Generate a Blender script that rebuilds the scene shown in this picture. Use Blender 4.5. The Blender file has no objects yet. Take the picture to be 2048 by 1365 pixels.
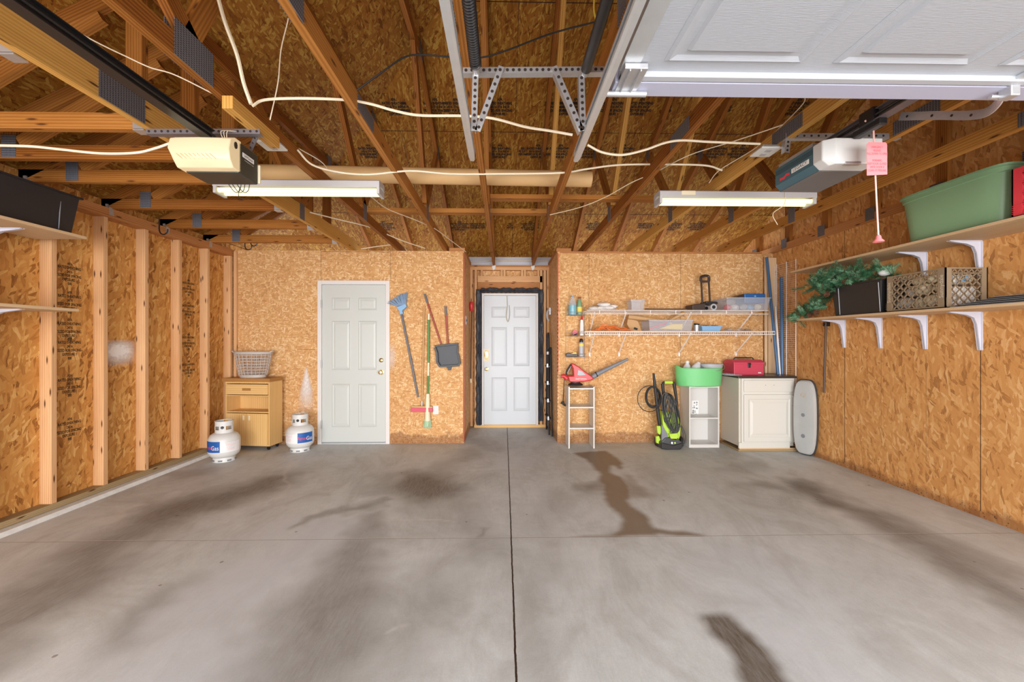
import bpy, bmesh, math, random
import numpy as np
from mathutils import Vector, Matrix
S = bpy.context.scene
COL = S.collection
random.seed(7)
PI = math.pi
# ---------------------------------------------------------------- camera
YAW = 1.115; FPX = 822.0; HZ = 682.5; CAMZ = 1.31
cam = bpy.data.cameras.new('camera'); cam_o = bpy.data.objects.new('camera', cam); COL.objects.link(cam_o)
cam.sensor_width = 36.0; cam.lens = FPX / 2048 * 36.0; cam.clip_start = 0.02; cam.clip_end = 200
cam_o.location = (0, 0, CAMZ); cam_o.rotation_euler = (PI / 2, 0, -math.radians(YAW))
S.camera = cam_o
# ---------------------------------------------------------------- light
S.view_settings.view_transform = 'Standard'; S.view_settings.look = 'None'
S.view_settings.gamma = 1.0; S.view_settings.use_curve_mapping = False
S.view_settings.exposure = 0.5
W = bpy.data.worlds.new('sky'); S.world = W; W.use_nodes = True
W.node_tree.nodes['Background'].inputs[0].default_value = (0.80, 0.90, 1.0, 1)
W.node_tree.nodes['Background'].inputs[1].default_value = 2.2
def area(name, loc, rot, sx, sy, power, col):
    l = bpy.data.lights.new(name, 'AREA'); l.shape = 'RECTANGLE'; l.size = sx; l.size_y = sy; l.energy = power; l.color = col
    o = bpy.data.objects.new(name, l); COL.objects.link(o); o.location = loc; o.rotation_euler = rot
    o['kind'] = 'light'
    return o
# panel standing in for daylight; unseen left bay left open to admit it
area('daylight_panel', (0.2, -3.3, 1.25), (PI/2, 0, 0), 8.5, 2.5, 620, (1.0, 0.975, 0.955))
# ---------------------------------------------------------------- pixel helpers
_a = math.radians(YAW)
def ray(px, py):
    r = (px - 1024) / FPX; u = (HZ - py) / FPX
    return Vector((math.sin(_a) + r * math.cos(_a), math.cos(_a) - r * math.sin(_a), u))
def at(px, py, Y):
    d = ray(px, py); t = Y / d.y; return Vector((d.x * t, Y, CAMZ + d.z * t))
def atX(px, py, X):
    d = ray(px, py); t = X / d.x; return Vector((X, d.y * t, CAMZ + d.z * t))
def atZ(px, py, Z):
    d = ray(px, py); t = (Z - CAMZ) / d.z; return Vector((d.x * t, d.y * t, Z))
# ---------------------------------------------------------------- node helpers
def newmat(name):
    m = bpy.data.materials.new(name); m.use_nodes = True
    nt = m.node_tree; return m, nt, nt.nodes['Principled BSDF']
def N(nt, t, **kw):
    n = nt.nodes.new(t)
    for k, v in kw.items(): setattr(n, k, v)
    return n
def setin(nt, sock, v):
    if isinstance(v, bpy.types.NodeSocket): nt.links.new(v, sock)
    elif isinstance(v, bpy.types.Node): nt.links.new(v.outputs[0], sock)
    else:
        sock.default_value = v
def MATH(nt, op, a, b=None, c=None, clamp=False):
    n = N(nt, 'ShaderNodeMath', operation=op, use_clamp=clamp)
    setin(nt, n.inputs[0], a)
    if b is not None: setin(nt, n.inputs[1], b)
    if c is not None: setin(nt, n.inputs[2], c)
    return n.outputs[0]
def MIX(nt, f, a, b, blend='MIX'):
    n = N(nt, 'ShaderNodeMix', data_type='RGBA', blend_type=blend, clamp_factor=True)
    setin(nt, n.inputs[0], f)
    for i, v in ((6, a), (7, b)):
        if isinstance(v, tuple) and len(v) == 3: v = (*v, 1)
        setin(nt, n.inputs[i], v)
    return n.outputs[2]
def RAMP(nt, f, stops):
    n = N(nt, 'ShaderNodeValToRGB'); cr = n.color_ramp
    while len(cr.elements) < len(stops): cr.elements.new(0.5)
    for e, (p, c) in zip(cr.elements, stops):
        e.position = p; e.color = (*c, 1) if len(c) == 3 else c
    setin(nt, n.inputs[0], f); return n.outputs[0]
def MAPV(nt, vec, scale=(1, 1, 1), rot=(0, 0, 0), loc=(0, 0, 0)):
    n = N(nt, 'ShaderNodeMapping'); setin(nt, n.inputs['Vector'], vec)
    n.inputs['Scale'].default_value = scale; n.inputs['Rotation'].default_value = rot; n.inputs['Location'].default_value = loc
    return n.outputs[0]
def NOISE(nt, vec, scale, detail=3, rough=.5, dist=0, out=0):
    n = N(nt, 'ShaderNodeTexNoise'); setin(nt, n.inputs['Vector'], vec)
    n.inputs['Scale'].default_value = scale; n.inputs['Detail'].default_value = detail
    n.inputs['Roughness'].default_value = rough; n.inputs['Distortion'].default_value = dist
    return n.outputs[out]
def uv_vec(nt, jitter=True):
    uv = N(nt, 'ShaderNodeTexCoord').outputs['UV']
    if not jitter: return uv
    oi = N(nt, 'ShaderNodeObjectInfo').outputs['Random']
    j = MATH(nt, 'MULTIPLY', oi, 37.0)
    cx = N(nt, 'ShaderNodeCombineXYZ'); setin(nt, cx.inputs[0], j); setin(nt, cx.inputs[1], MATH(nt, 'MULTIPLY', oi, 91.0))
    add = N(nt, 'ShaderNodeVectorMath', operation='ADD'); setin(nt, add.inputs[0], uv); setin(nt, add.inputs[1], cx.outputs[0])
    return add.outputs[0]
def bump(nt, bsdf, h, strength=.2, dist=.01):
    b = N(nt, 'ShaderNodeBump'); b.inputs['Strength'].default_value = strength; b.inputs['Distance'].default_value = dist
    setin(nt, b.inputs['Height'], h); nt.links.new(b.outputs[0], bsdf.inputs['Normal'])
# ---------------------------------------------------------------- materials
def plain(name, col, rough=.5, metal=0, emit=None, es=0, alpha=1, trans=0, spec=.5, noise=0, nscale=30, bumpy=0):
    m, nt, b = newmat(name)
    b.inputs['Base Color'].default_value = (*col, 1); b.inputs['Roughness'].default_value = rough
    b.inputs['Metallic'].default_value = metal; b.inputs['Specular IOR Level'].default_value = spec
    if emit: b.inputs['Emission Color'].default_value = (*emit, 1); b.inputs['Emission Strength'].default_value = es
    if alpha < 1: b.inputs['Alpha'].default_value = alpha
    if trans: b.inputs['Transmission Weight'].default_value = trans
    v = N(nt, 'ShaderNodeTexCoord').outputs['Object']
    n = NOISE(nt, v, nscale, 4, .6)
    a = noise or .06
    c = MIX(nt, MATH(nt, 'MULTIPLY', n, a * 2), (*[min(1, x * (1 + a)) for x in col],), (*[x * (1 - a) for x in col],))
    nt.links.new(c, b.inputs['Base Color'])
    if bumpy: bump(nt, b, n, bumpy, .004)
    return m
AN1 = ((-35, 9, 30), (30, 10, 36), (-14, 8, 40), (48, 12, 30), (6, 8, 34))
AN2 = ((-75, 11, 40), (60, 12, 38), (-28, 10, 44), (88, 12, 36), (22, 11, 42))
def osb(name, tint=(1, 1, 1), bright=1.0, rot0=0.0, damp=False, k=1.0, ANG=AN1, con=1.0, pale=False):
    m, nt, b = newmat(name)
    v = uv_vec(nt, False)
    wob = NOISE(nt, v, 14 * k, 2, .5, 0, 1)
    sub = N(nt, 'ShaderNodeVectorMath', operation='SUBTRACT'); setin(nt, sub.inputs[0], wob); sub.inputs[1].default_value = (.5, .5, .5)
    sc = N(nt, 'ShaderNodeVectorMath', operation='SCALE'); setin(nt, sc.inputs[0], sub.outputs[0]); sc.inputs['Scale'].default_value = .022 / k
    ad = N(nt, 'ShaderNodeVectorMath', operation='ADD'); setin(nt, ad.inputs[0], v); setin(nt, ad.inputs[1], sc.outputs[0])
    vv = ad.outputs[0]
    layers = []
    for ang, sx, sy in ANG + tuple((a_ + 19, x_ * 2.1, y_ * 2.0) for a_, x_, y_ in ANG[:3]):
        mr = MAPV(nt, vv, (1, 1, 1), (0, 0, math.radians(ang + rot0)), (ang * .37, ang * .11, 0))
        mp = MAPV(nt, mr, (sx * k, sy * k, 1))
        vo = N(nt, 'ShaderNodeTexVoronoi', voronoi_dimensions='2D'); setin(nt, vo.inputs['Vector'], mp); vo.inputs['Scale'].default_value = 1
        se = N(nt, 'ShaderNodeSeparateColor'); setin(nt, se.inputs[0], vo.outputs['Color'])
        grain = NOISE(nt, MAPV(nt, mr, (14, 300, 1)), 1, 3, .6)
        layers.append((se.outputs[0], se.outputs[1], grain))
    val, _, gr = layers[0]
    for q, (lv, mk, g) in enumerate(layers[1:]):
        st = MATH(nt, 'GREATER_THAN', mk, .52 if q < len(ANG) - 1 else .72)
        val = MATH(nt, 'MULTIPLY_ADD', MATH(nt, 'SUBTRACT', lv, val), st, val)
        gr = MATH(nt, 'MULTIPLY_ADD', MATH(nt, 'SUBTRACT', g, gr), st, gr)
    t = MATH(nt, 'MULTIPLY_ADD', MATH(nt, 'SUBTRACT', gr, .5), .95, val)
    big = NOISE(nt, v, 1.3, 3, .6)
    t = MATH(nt, 'MULTIPLY_ADD', MATH(nt, 'SUBTRACT', big, .5), .5, t)
    f = lambda c: tuple(min(1, c[i] * tint[i] * bright) for i in range(3))
    mid = (.575, .275, .090)
    g = lambda c: f(tuple(mid[i] + (c[i] - mid[i]) * con for i in range(3)))
    col = RAMP(nt, t, [(-.0, g((.20, .068, .018))), (.09, g((.40, .165, .046))), (.26, g((.52, .235, .072))), (.55, g(mid)), (.88, g((.66, .36, .135))), (1.0, g((.76, .48, .23)))])
    if pale: col = RAMP(nt, t, [(0.0, g((.30, .115, .03))), (.10, g((.46, .20, .06))), (.30, g(mid)), (.62, g((.62, .31, .105))), (.80, g((.78, .48, .20))), (1.0, g((.95, .68, .36)))])
    if damp:
        geo = N(nt, 'ShaderNodeNewGeometry').outputs['Position']
        se = N(nt, 'ShaderNodeSeparateXYZ'); setin(nt, se.inputs[0], geo)
        dn = NOISE(nt, geo, 6, 4, .7)
        h = MATH(nt, 'MULTIPLY_ADD', dn, .30 * damp, .0)
        mask = MATH(nt, 'MULTIPLY', MATH(nt, 'SUBTRACT', h, se.outputs[2]), 22, clamp=True)
        col = MIX(nt, MATH(nt, 'MULTIPLY', mask, .62), col, (.22, .085, .035))
        sp = N(nt, 'ShaderNodeTexVoronoi'); setin(nt, sp.inputs['Vector'], geo); sp.inputs['Scale'].default_value = 45
        dots = MATH(nt, 'MULTIPLY', MATH(nt, 'LESS_THAN', sp.outputs['Distance'], .23), mask)
        col = MIX(nt, MATH(nt, 'MULTIPLY', dots, .7), col, (.06, .03, .02))
    nt.links.new(col, b.inputs['Base Color']); b.inputs['Roughness'].default_value = .7
    b.inputs['Specular IOR Level'].default_value = .2
    bump(nt, b, t, .25, .003)
    return m
def wood(name, c0, c1, c2, knots=True, scale=1.0, rough=.6, kd=(.10, .035, .012), var=.25):
    m, nt, b = newmat(name)
    v = uv_vec(nt)
    w = NOISE(nt, MAPV(nt, v, (1.2 * scale, 9 * scale, 1)), 1, 3, .55)
    ring = N(nt, 'ShaderNodeTexWave', wave_type='BANDS', bands_direction='Y'); setin(nt, ring.inputs['Vector'], MAPV(nt, v, (.35 * scale, 9 * scale, 1)))
    ring.inputs['Scale'].default_value = 2.2; ring.inputs['Distortion'].default_value = 5; ring.inputs['Detail'].default_value = 2; ring.inputs['Detail Scale'].default_value = .8
    fine = NOISE(nt, MAPV(nt, v, (8 * scale, 260 * scale, 1)), 1, 2, .6)
    t = MATH(nt, 'ADD', MATH(nt, 'MULTIPLY', w, .55), MATH(nt, 'MULTIPLY', ring.outputs['Fac'], .30))
    t = MATH(nt, 'ADD', t, MATH(nt, 'MULTIPLY', fine, .25))
    oi = N(nt, 'ShaderNodeObjectInfo').outputs['Random']
    t = MATH(nt, 'ADD', t, MATH(nt, 'MULTIPLY', MATH(nt, 'SUBTRACT', oi, .5), var))
    col = RAMP(nt, t, [(.15, c0), (.5, c1), (.9, c2)])
    if knots:
        vo = N(nt, 'ShaderNodeTexVoronoi', voronoi_dimensions='2D'); setin(nt, vo.inputs['Vector'], MAPV(nt, v, (3.2, 16, 1))); vo.inputs['Scale'].default_value = 1
        kn = MATH(nt, 'SUBTRACT', 1.0, MATH(nt, 'DIVIDE', vo.outputs['Distance'], .13), clamp=True)
        se = N(nt, 'ShaderNodeSeparateColor'); setin(nt, se.inputs[0], vo.outputs['Color'])
        kn = MATH(nt, 'MULTIPLY', kn, MATH(nt, 'GREATER_THAN', se.outputs[0], .55))
        col = MIX(nt, MATH(nt, 'MULTIPLY', kn, 1.6, clamp=True), col, kd)
    nt.links.new(col, b.inputs['Base Color']); b.inputs['Roughness'].default_value = rough
    b.inputs['Specular IOR Level'].default_value = .15
    bump(nt, b, t, .12, .002)
    return m
def perforated(name, col=(.42, .42, .44), dark=(.05, .045, .05), su=40, dotr=.25):
    """sheet steel with a regular grid of dark teeth marks (truss plates)"""
    m, nt, b = newmat(name)
    v = MAPV(nt, uv_vec(nt, False), (su, su * 1.6, 1))
    fr = N(nt, 'ShaderNodeVectorMath', operation='FRACTION'); setin(nt, fr.inputs[0], v)
    se = N(nt, 'ShaderNodeSeparateXYZ'); setin(nt, se.inputs[0], fr.outputs[0])
    a = MATH(nt, 'LESS_THAN', MATH(nt, 'ABSOLUTE', MATH(nt, 'SUBTRACT', se.outputs[0], .5)), dotr * 1.2)
    c = MATH(nt, 'LESS_THAN', MATH(nt, 'ABSOLUTE', MATH(nt, 'SUBTRACT', se.outputs[1], .5)), dotr)
    k = MATH(nt, 'MULTIPLY', a, c)
    n = NOISE(nt, v, .8, 3, .6)
    base = MIX(nt, n, tuple(x * .75 for x in col), tuple(min(1, x * 1.2) for x in col))
    nt.links.new(MIX(nt, k, base, dark), b.inputs['Base Color'])
    b.inputs['Metallic'].default_value = .55; b.inputs['Roughness'].default_value = .5
    return m
M = {}
M['osb_left'] = osb('osb_left_wall', (1.0, 1.0, .82), 1.06, 90, k=.72, con=.85)
M['osb_right'] = osb('osb_right_wall', (1.0, 1.03, 1.05), 1.12, 90, damp=.55, k=.78, con=.62)
M['osb_back'] = osb('osb_back_wall', (1.08, 1.22, 1.50), 1.0, 10, damp=.9, k=1.15, ANG=AN2, con=.48, pale=True)
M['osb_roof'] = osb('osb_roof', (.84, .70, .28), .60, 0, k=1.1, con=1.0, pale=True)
M['truss'] = wood('southern_pine', (.14, .040, .008), (.30, .108, .020), (.46, .20, .048), var=.34)
M['truss_y'] = wood('pale_lamplit_pine', (.34, .15, .032), (.58, .30, .07), (.70, .42, .13), var=.05)  # paler wood, with the lamps' yellow light put into its colour
M['truss_gold'] = wood('golden_pine', (.24, .085, .018), (.44, .19, .038), (.60, .31, .085), var=.08)
M['stud'] = wood('spruce_stud', (.46, .21, .085), (.68, .38, .18), (.78, .52, .30), var=.18)
M['palewood'] = wood('pale_plank_wood', (.62, .38, .20), (.80, .56, .34), (.86, .66, .45), var=.08)
M['plate'] = wood('top_plate_wood', (.28, .10, .03), (.46, .20, .07), (.60, .30, .12), var=.12)
M['treated'] = wood('treated_sill', (.20, .13, .06), (.34, .24, .12), (.46, .35, .20), var=.05)
M['birch'] = wood('birch_cabinet', (.60, .34, .115), (.74, .46, .18), (.80, .54, .25), knots=False, scale=.6, var=.06, rough=.4)
M['butcher'] = wood('butcher_top', (.26, .11, .03), (.40, .19, .055), (.50, .26, .09), knots=False, var=.03, rough=.4)
M['shelfboard'] = wood('particle_shelf', (.50, .33, .18), (.62, .43, .25), (.68, .49, .30), knots=False, scale=1.6, var=.04)
M['broomwood'] = wood('broom_wood', (.42, .22, .08), (.58, .34, .14), (.68, .44, .22), knots=False, var=.05, rough=.35)
M['gusset'] = perforated('truss_plate', (.24, .26, .31), su=70)
M['galv'] = plain('galvanised', (.50, .51, .53), .42, .75, noise=.25, nscale=60)
M['galv_track'] = plain('galvanised_track', (.50, .52, .54), .34, .45, noise=.2, nscale=25)
M['dark_angle'] = plain('dark_angle_iron', (.20, .19, .21), .45, .6, noise=.2)
M['black'] = plain('black_plastic', (.018, .018, .020), .38)
M['blackrub'] = plain('black_rubber', (.022, .022, .022), .55)
M['blackmet'] = plain('black_metal', (.02, .02, .022), .35, .3)
M['springm'] = plain('spring_steel', (.05, .048, .05), .35, .7)
M['hole'] = plain('bolt_hole', (.03, .015, .01), .9)
M['white'] = plain('white_paint', (.70, .70, .68), .45, noise=.03)
M['doorwhite'] = plain('door_paint', (.55, .575, .55), .42, noise=.03)
M['doorwhite2'] = plain('door_paint_cool', (.60, .64, .68), .40, noise=.03)
M['trimwhite'] = plain('trim_paint', (.70, .67, .65), .5, noise=.04)
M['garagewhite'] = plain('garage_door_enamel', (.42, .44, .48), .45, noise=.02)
M['lav'] = plain('garage_door_end_rail', (.42, .43, .55), .45, noise=.02)
M['cabwhite'] = plain('cabinet_cream', (.68, .665, .61), .4, noise=.03)
M['cabside'] = plain('cabinet_side', (.62, .58, .50), .5, noise=.05)
M['melamine'] = plain('white_melamine', (.66, .645, .62), .35, noise=.02)
M['wirewhite'] = plain('white_vinyl_wire', (.84, .82, .80), .4)
M['brass'] = plain('brass', (.70, .52, .22), .25, .9)
M['chrome'] = plain('chrome', (.75, .75, .76), .18, .95)
M['red'] = plain('red_paint', (.55, .03, .035), .35)
M['redcrate'] = plain('red_crate_plastic', (.72, .05, .07), .4)
M['redmark'] = plain('red_edge_paint', (.48, .07, .03), .6)
M['redbox'] = plain('toolbox_red', (.56, .055, .10), .4)
M['redhandle'] = plain('red_handle', (.32, .05, .03), .35)
M['pink'] = plain('pink_tag', (.92, .24, .26), .6, noise=.03)
M['pinkrope'] = plain('pink_rope', (.85, .48, .44), .8)
M['blue'] = plain('blue_plastic', (.02, .12, .36), .4)
M['bluepipe'] = plain('blue_pipe', (.05, .14, .29), .4)
M['bluebristle'] = plain('blue_bristles', (.24, .34, .48), .7, noise=.3, nscale=200)
M['lightblue'] = plain('light_blue_plastic', (.22, .42, .66), .5)
M['cyan'] = plain('cyan_fluid', (.04, .42, .52), .2)
M['green'] = plain('tub_green', (.17, .58, .22), .45)
M['tote'] = plain('tote_green', (.20, .34, .19), .42)
M['lime'] = plain('lime_plastic', (.46, .70, .06), .4)
M['greenh'] = plain('green_handle', (.08, .22, .05), .4)
M['bristlepale'] = plain('pale_bristles', (.45, .62, .42), .8, noise=.3, nscale=150)
M['cordgrey'] = plain('charcoal_cord', (.055, .06, .062), .5)
M['housing'] = plain('fixture_enamel', (.46, .45, .46), .5)
M['chain'] = plain('beige_cord', (.50, .46, .36), .6)
M['cream'] = plain('cream_plastic', (.78, .70, .50), .5)
M['greyp'] = plain('grey_plastic', (.20, .21, .24), .45)
M['greylt'] = plain('grey_light_plastic', (.42, .43, .46), .45)
M['dustpan'] = plain('dustpan_grey', (.022, .026, .034), .45)
M['handlegrey'] = plain('grey_pole', (.12, .13, .16), .4)
M['basket'] = plain('basket_taupe', (.50, .45, .41), .5)
M['crate'] = plain('tan_crate', (.28, .205, .13), .5)
M['cratetxt'] = plain('crate_lettering', (.66, .59, .48), .5)
M['tank'] = plain('tank_white', (.66, .66, .64), .35, noise=.05)
M['tanklabel'] = plain('tank_label_white', (.82, .80, .80), .4)
M['tankblue'] = plain('tank_label_blue', (.01, .10, .38), .4)
M['teal'] = plain('opener_teal', (.055, .12, .15), .4)
M['tealdark'] = plain('opener_stripe', (.02, .04, .05), .4)
M['openerdark'] = plain('opener_charcoal', (.035, .033, .024), .4)
M['openerbottom'] = plain('opener_pan', (.13, .125, .125), .5)
M['lens'] = plain('opener_lens', (.60, .60, .59), .35, noise=.03)
M['paperbag'] = plain('kraft_paper', (.50, .30, .14), .7, noise=.1)
M['tube'] = plain('cardboard_tube', (.60, .38, .17), .6, noise=.1, nscale=8)
M['orange'] = plain('orange_cord', (.72, .17, .03), .5)
M['cable'] = plain('cable_cream', (.72, .62, .46), .5)
M['yellow'] = plain('yellow_plastic', (.85, .62, .10), .5)
M['cloth'] = plain('white_cloth', (.78, .76, .74), .8, noise=.1)
M['conc_curb'] = plain('curb_concrete', (.62, .62, .60), .8, noise=.35, nscale=18, bumpy=.5)
M['strip'] = plain('grey_board', (.52, .54, .60), .5)
M['ink'] = plain('stamp_ink', (.028, .012, .004), .8)
M['ink2'] = plain('stamp_ink_left', (.16, .07, .02), .8)
M['silver'] = plain('galvanised_board', (.46, .48, .48), .28, .15, noise=.25, nscale=7, bumpy=.2)
M['rimdark'] = plain('dark_rim', (.05, .05, .05), .5)
M['darkcounter'] = plain('dark_countertop', (.035, .025, .02), .3, noise=.3)
M['brownblk'] = plain('dark_brown_plastic', (.045, .026, .02), .45)
M['paperwhite'] = plain('label_paper', (.80, .80, .78), .6)
M['rust'] = plain('brown_rod', (.10, .065, .05), .5, .3)
M['pine_needle'] = plain('artificial_needles', (.035, .15, .065), .6, noise=.5, nscale=40)
M['pine_light'] = plain('artificial_needles_light', (.17, .38, .22), .6, noise=.4, nscale=40)
M['cone'] = plain('pine_cone', (.16, .06, .03), .7, noise=.3)
M['sheetgrey'] = plain('grey_sheet', (.22, .25, .27), .35)
def gloss_plastic():
    m, nt, b = newmat('black_door_wrap')
    v = N(nt, 'ShaderNodeTexCoord').outputs['Object']
    n = NOISE(nt, MAPV(nt, v, (18, 18, 3)), 1, 4, .6, 1.5)
    b.inputs['Base Color'].default_value = (.06, .068, .085, 1); b.inputs['Roughness'].default_value = .28
    bump(nt, b, n, .9, .03); return m
M['wrap'] = gloss_plastic()
def clear(name, col, alpha, rough=.25):
    m, nt, b = newmat(name)
    v = N(nt, 'ShaderNodeTexCoord').outputs['Object']; n = NOISE(nt, v, 20, 3, .5)
    nt.links.new(MIX(nt, n, tuple(x * .94 for x in col), col), b.inputs['Base Color'])
    b.inputs['Roughness'].default_value = rough; b.inputs['Alpha'].default_value = alpha
    return m
M['clearbin'] = clear('clear_bin_plastic', (.70, .73, .80), .24)
M['clearbottle'] = clear('clear_bottle_plastic', (.66, .76, .86), .28)
M['milky'] = clear('milky_bottle', (.78, .80, .84), .8)
def tubemat():
    m, nt, b = newmat('lit_fluorescent_tube')
    b.inputs['Base Color'].default_value = (.3, .29, .24, 1)
    b.inputs['Emission Color'].default_value = (1.0, .92, .42, 1); b.inputs['Emission Strength'].default_value = 1.2
    return m
M['fluoro'] = tubemat()
def litlens():
    m, nt, b = newmat('lit_opener_lens')
    b.inputs['Base Color'].default_value = (.42, .35, .24, 1); b.inputs['Roughness'].default_value = .4
    b.inputs['Emission Color'].default_value = (1.0, .74, .40, 1); b.inputs['Emission Strength'].default_value = .30
    return m
M['litlens'] = litlens()
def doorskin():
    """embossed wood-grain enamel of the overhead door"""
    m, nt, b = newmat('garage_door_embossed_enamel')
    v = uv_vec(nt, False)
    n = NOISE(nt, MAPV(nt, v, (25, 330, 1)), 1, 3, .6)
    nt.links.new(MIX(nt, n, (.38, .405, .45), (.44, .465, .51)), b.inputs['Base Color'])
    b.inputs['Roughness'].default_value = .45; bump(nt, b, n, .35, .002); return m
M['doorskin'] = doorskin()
# ---------------------------------------------------------------- mesh builder
class MB:
    def __init__(s): s.v = []; s.f = []; s.sm = []
    def add(s, vs, fs, smooth=False, mat=None):
        o = len(s.v)
        s.v += [tuple(mat @ Vector(p)) if mat else tuple(p) for p in vs]
        s.f += [tuple(i + o for i in f) for f in fs]; s.sm += [smooth] * len(fs)
        return s
    def box(s, x0, x1, y0, y1, z0, z1, mat=None):
        vs = [(x, y, z) for z in (z0, z1) for y in (y0, y1) for x in (x0, x1)]
        return s.add(vs, [(0, 2, 3, 1), (4, 5, 7, 6), (0, 1, 5, 4), (2, 6, 7, 3), (0, 4, 6, 2), (1, 3, 7, 5)], False, mat)
    def frustum(s, b0, b1, z0, z1, open_top=False, mat=None):
        """b=(x0,x1,y0,y1) at z0 and z1"""
        vs = [(b0[0], b0[2], z0), (b0[1], b0[2], z0), (b0[1], b0[3], z0), (b0[0], b0[3], z0),
              (b1[0], b1[2], z1), (b1[1], b1[2], z1), (b1[1], b1[3], z1), (b1[0], b1[3], z1)]
        fs = [(0, 3, 2, 1), (0, 1, 5, 4), (1, 2, 6, 5), (2, 3, 7, 6), (3, 0, 4, 7)]
        if not open_top: fs.append((4, 5, 6, 7))
        return s.add(vs, fs, False, mat)
    def ring(s, loops, closed=True, cap=(True, True), smooth=True, mat=None):
        n = len(loops[0]); vs = [p for l in loops for p in l]; fs = []
        for i in range(len(loops) - 1):
            for j in range(n if closed else n - 1):
                k = (j + 1) % n; fs.append((i * n + j, i * n + k, (i + 1) * n + k, (i + 1) * n + j))
        o = len(s.v); s.add(vs, fs, smooth, mat)
        if cap[0]: s.f.append(tuple(o + j for j in reversed(range(n)))); s.sm.append(False)
        if cap[1]: s.f.append(tuple(o + (len(loops) - 1) * n + j for j in range(n))); s.sm.append(False)
        return s
    def tube(s, pts, r, seg=8, cap=True, mat=None):
        pts = [Vector(p) for p in pts]; rs = r if isinstance(r, (list, tuple)) else [r] * len(pts)
        d0 = (pts[1] - pts[0]).normalized()
        up = Vector((0, 0, 1)) if abs(d0.z) < .9 else Vector((0, 1, 0))
        n = d0.cross(up).normalized(); loops = []
        for i, p in enumerate(pts):
            d = (pts[min(i + 1, len(pts) - 1)] - pts[max(i - 1, 0)])
            if d.length < 1e-9: d = d0
            d.normalize(); n = (n - d * n.dot(d))
            if n.length < 1e-6: n = d.cross(Vector((1, .3, .2)))
            n.normalize(); b = d.cross(n)
            loops.append([p + (n * math.cos(2 * PI * k / seg) + b * math.sin(2 * PI * k / seg)) * rs[i] for k in range(seg)])
        return s.ring(loops, True, (cap, cap), True, mat)
    def lathe(s, prof, c=(0, 0, 0), seg=24, sx=1, sy=1, cap=(True, True), mat=None):
        c = Vector(c)
        loops = [[c + Vector((math.cos(2 * PI * k / seg) * r * sx, math.sin(2 * PI * k / seg) * r * sy, z)) for k in range(seg)] for r, z in prof]
        return s.ring(loops, True, cap, True, mat)
    def prism(s, poly, y0, y1, mat=None):
        """poly of (x,z) extruded along y"""
        n = len(poly); vs = [(x, y0, z) for x, z in poly] + [(x, y1, z) for x, z in poly]
        fs = [tuple(range(n)), tuple(reversed(range(n, 2 * n)))] + [(i, i + n, (i + 1) % n + n, (i + 1) % n) for i in range(n)]
        return s.add(vs, fs, False, mat)
    def prismx(s, poly, x0, x1):
        """poly of (y,z) extruded along x"""
        n = len(poly); vs = [(x0, y, z) for y, z in poly] + [(x1, y, z) for y, z in poly]
        fs = [tuple(reversed(range(n))), tuple(range(n, 2 * n))] + [(i, (i + 1) % n, (i + 1) % n + n, i + n) for i in range(n)]
        return s.add(vs, fs)
    def build(s, name, mat, parent=None, bevel=0, world=True, mod=None, flip=False):
        me = bpy.data.meshes.new(name); off = Vector((0, 0, 0))
        if parent is not None and world: off = WL.get(parent.name, Vector((0, 0, 0)))
        me.from_pydata([tuple(Vector(p) - off) for p in s.v], [], s.f)
        me.polygons.foreach_set('use_smooth', s.sm)
        bm = bmesh.new(); bm.from_mesh(me); bmesh.ops.recalc_face_normals(bm, faces=bm.faces); bm.to_mesh(me); bm.free()
        boxuv(me)
        if any(s.sm): me.set_sharp_from_angle(angle=math.radians(40))
        mm = M[mat] if isinstance(mat, str) else mat
        me.materials.append(mm)
        o = bpy.data.objects.new(name, me); COL.objects.link(o)
        if parent is not None: o.parent = parent; WL[o.name] = off
        if bevel:
            b = o.modifiers.new('bevel', 'BEVEL'); b.width = bevel; b.segments = 2; b.limit_method = 'ANGLE'
        return o
WL = {}
def boxuv(me):
    n = len(me.vertices)
    co = np.empty(n * 3); me.vertices.foreach_get('co', co); co = co.reshape(-1, 3)
    dims = co.max(0) - co.min(0)
    nl = len(me.loops); vi = np.empty(nl, dtype=np.int64); me.loops.foreach_get('vertex_index', vi)
    npoly = len(me.polygons); nor = np.empty(npoly * 3); me.polygons.foreach_get('normal', nor); nor = np.abs(nor.reshape(-1, 3))
    tot = np.empty(npoly, dtype=np.int64); me.polygons.foreach_get('loop_total', tot)
    ax = nor.argmax(1); lax = np.repeat(ax, tot); c = co[vi]
    uv = np.empty((nl, 2))
    for a in range(3):
        i, j = [k for k in range(3) if k != a]
        if dims[j] > dims[i]: i, j = j, i
        msk = lax == a
        uv[msk, 0] = c[msk, i]; uv[msk, 1] = c[msk, j] + a * 3.7
    l = me.uv_layers.new(name='UVMap'); l.data.foreach_set('uv', uv.reshape(-1))
def tag(o, label=None, cat=None, group=None, kind=None):
    if label: o['label'] = label
    if cat: o['category'] = cat
    if group: o['group'] = group
    if kind: o['kind'] = kind
    return o
def T(name, label, cat, loc=(0, 0, 0), group=None, rz=0):
    o = bpy.data.objects.new(name, None); COL.objects.link(o); o.location = loc; o.empty_display_size = .05
    WL[o.name] = Vector(loc); o.rotation_euler = (0, 0, rz)
    return tag(o, label, cat, group)
def st(o): o['kind'] = 'structure'; return o
def B(name, mat, parent, x0, x1, y0, y1, z0, z1, bevel=0):
    return MB().box(x0, x1, y0, y1, z0, z1).build(name, mat, parent, bevel)
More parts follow.
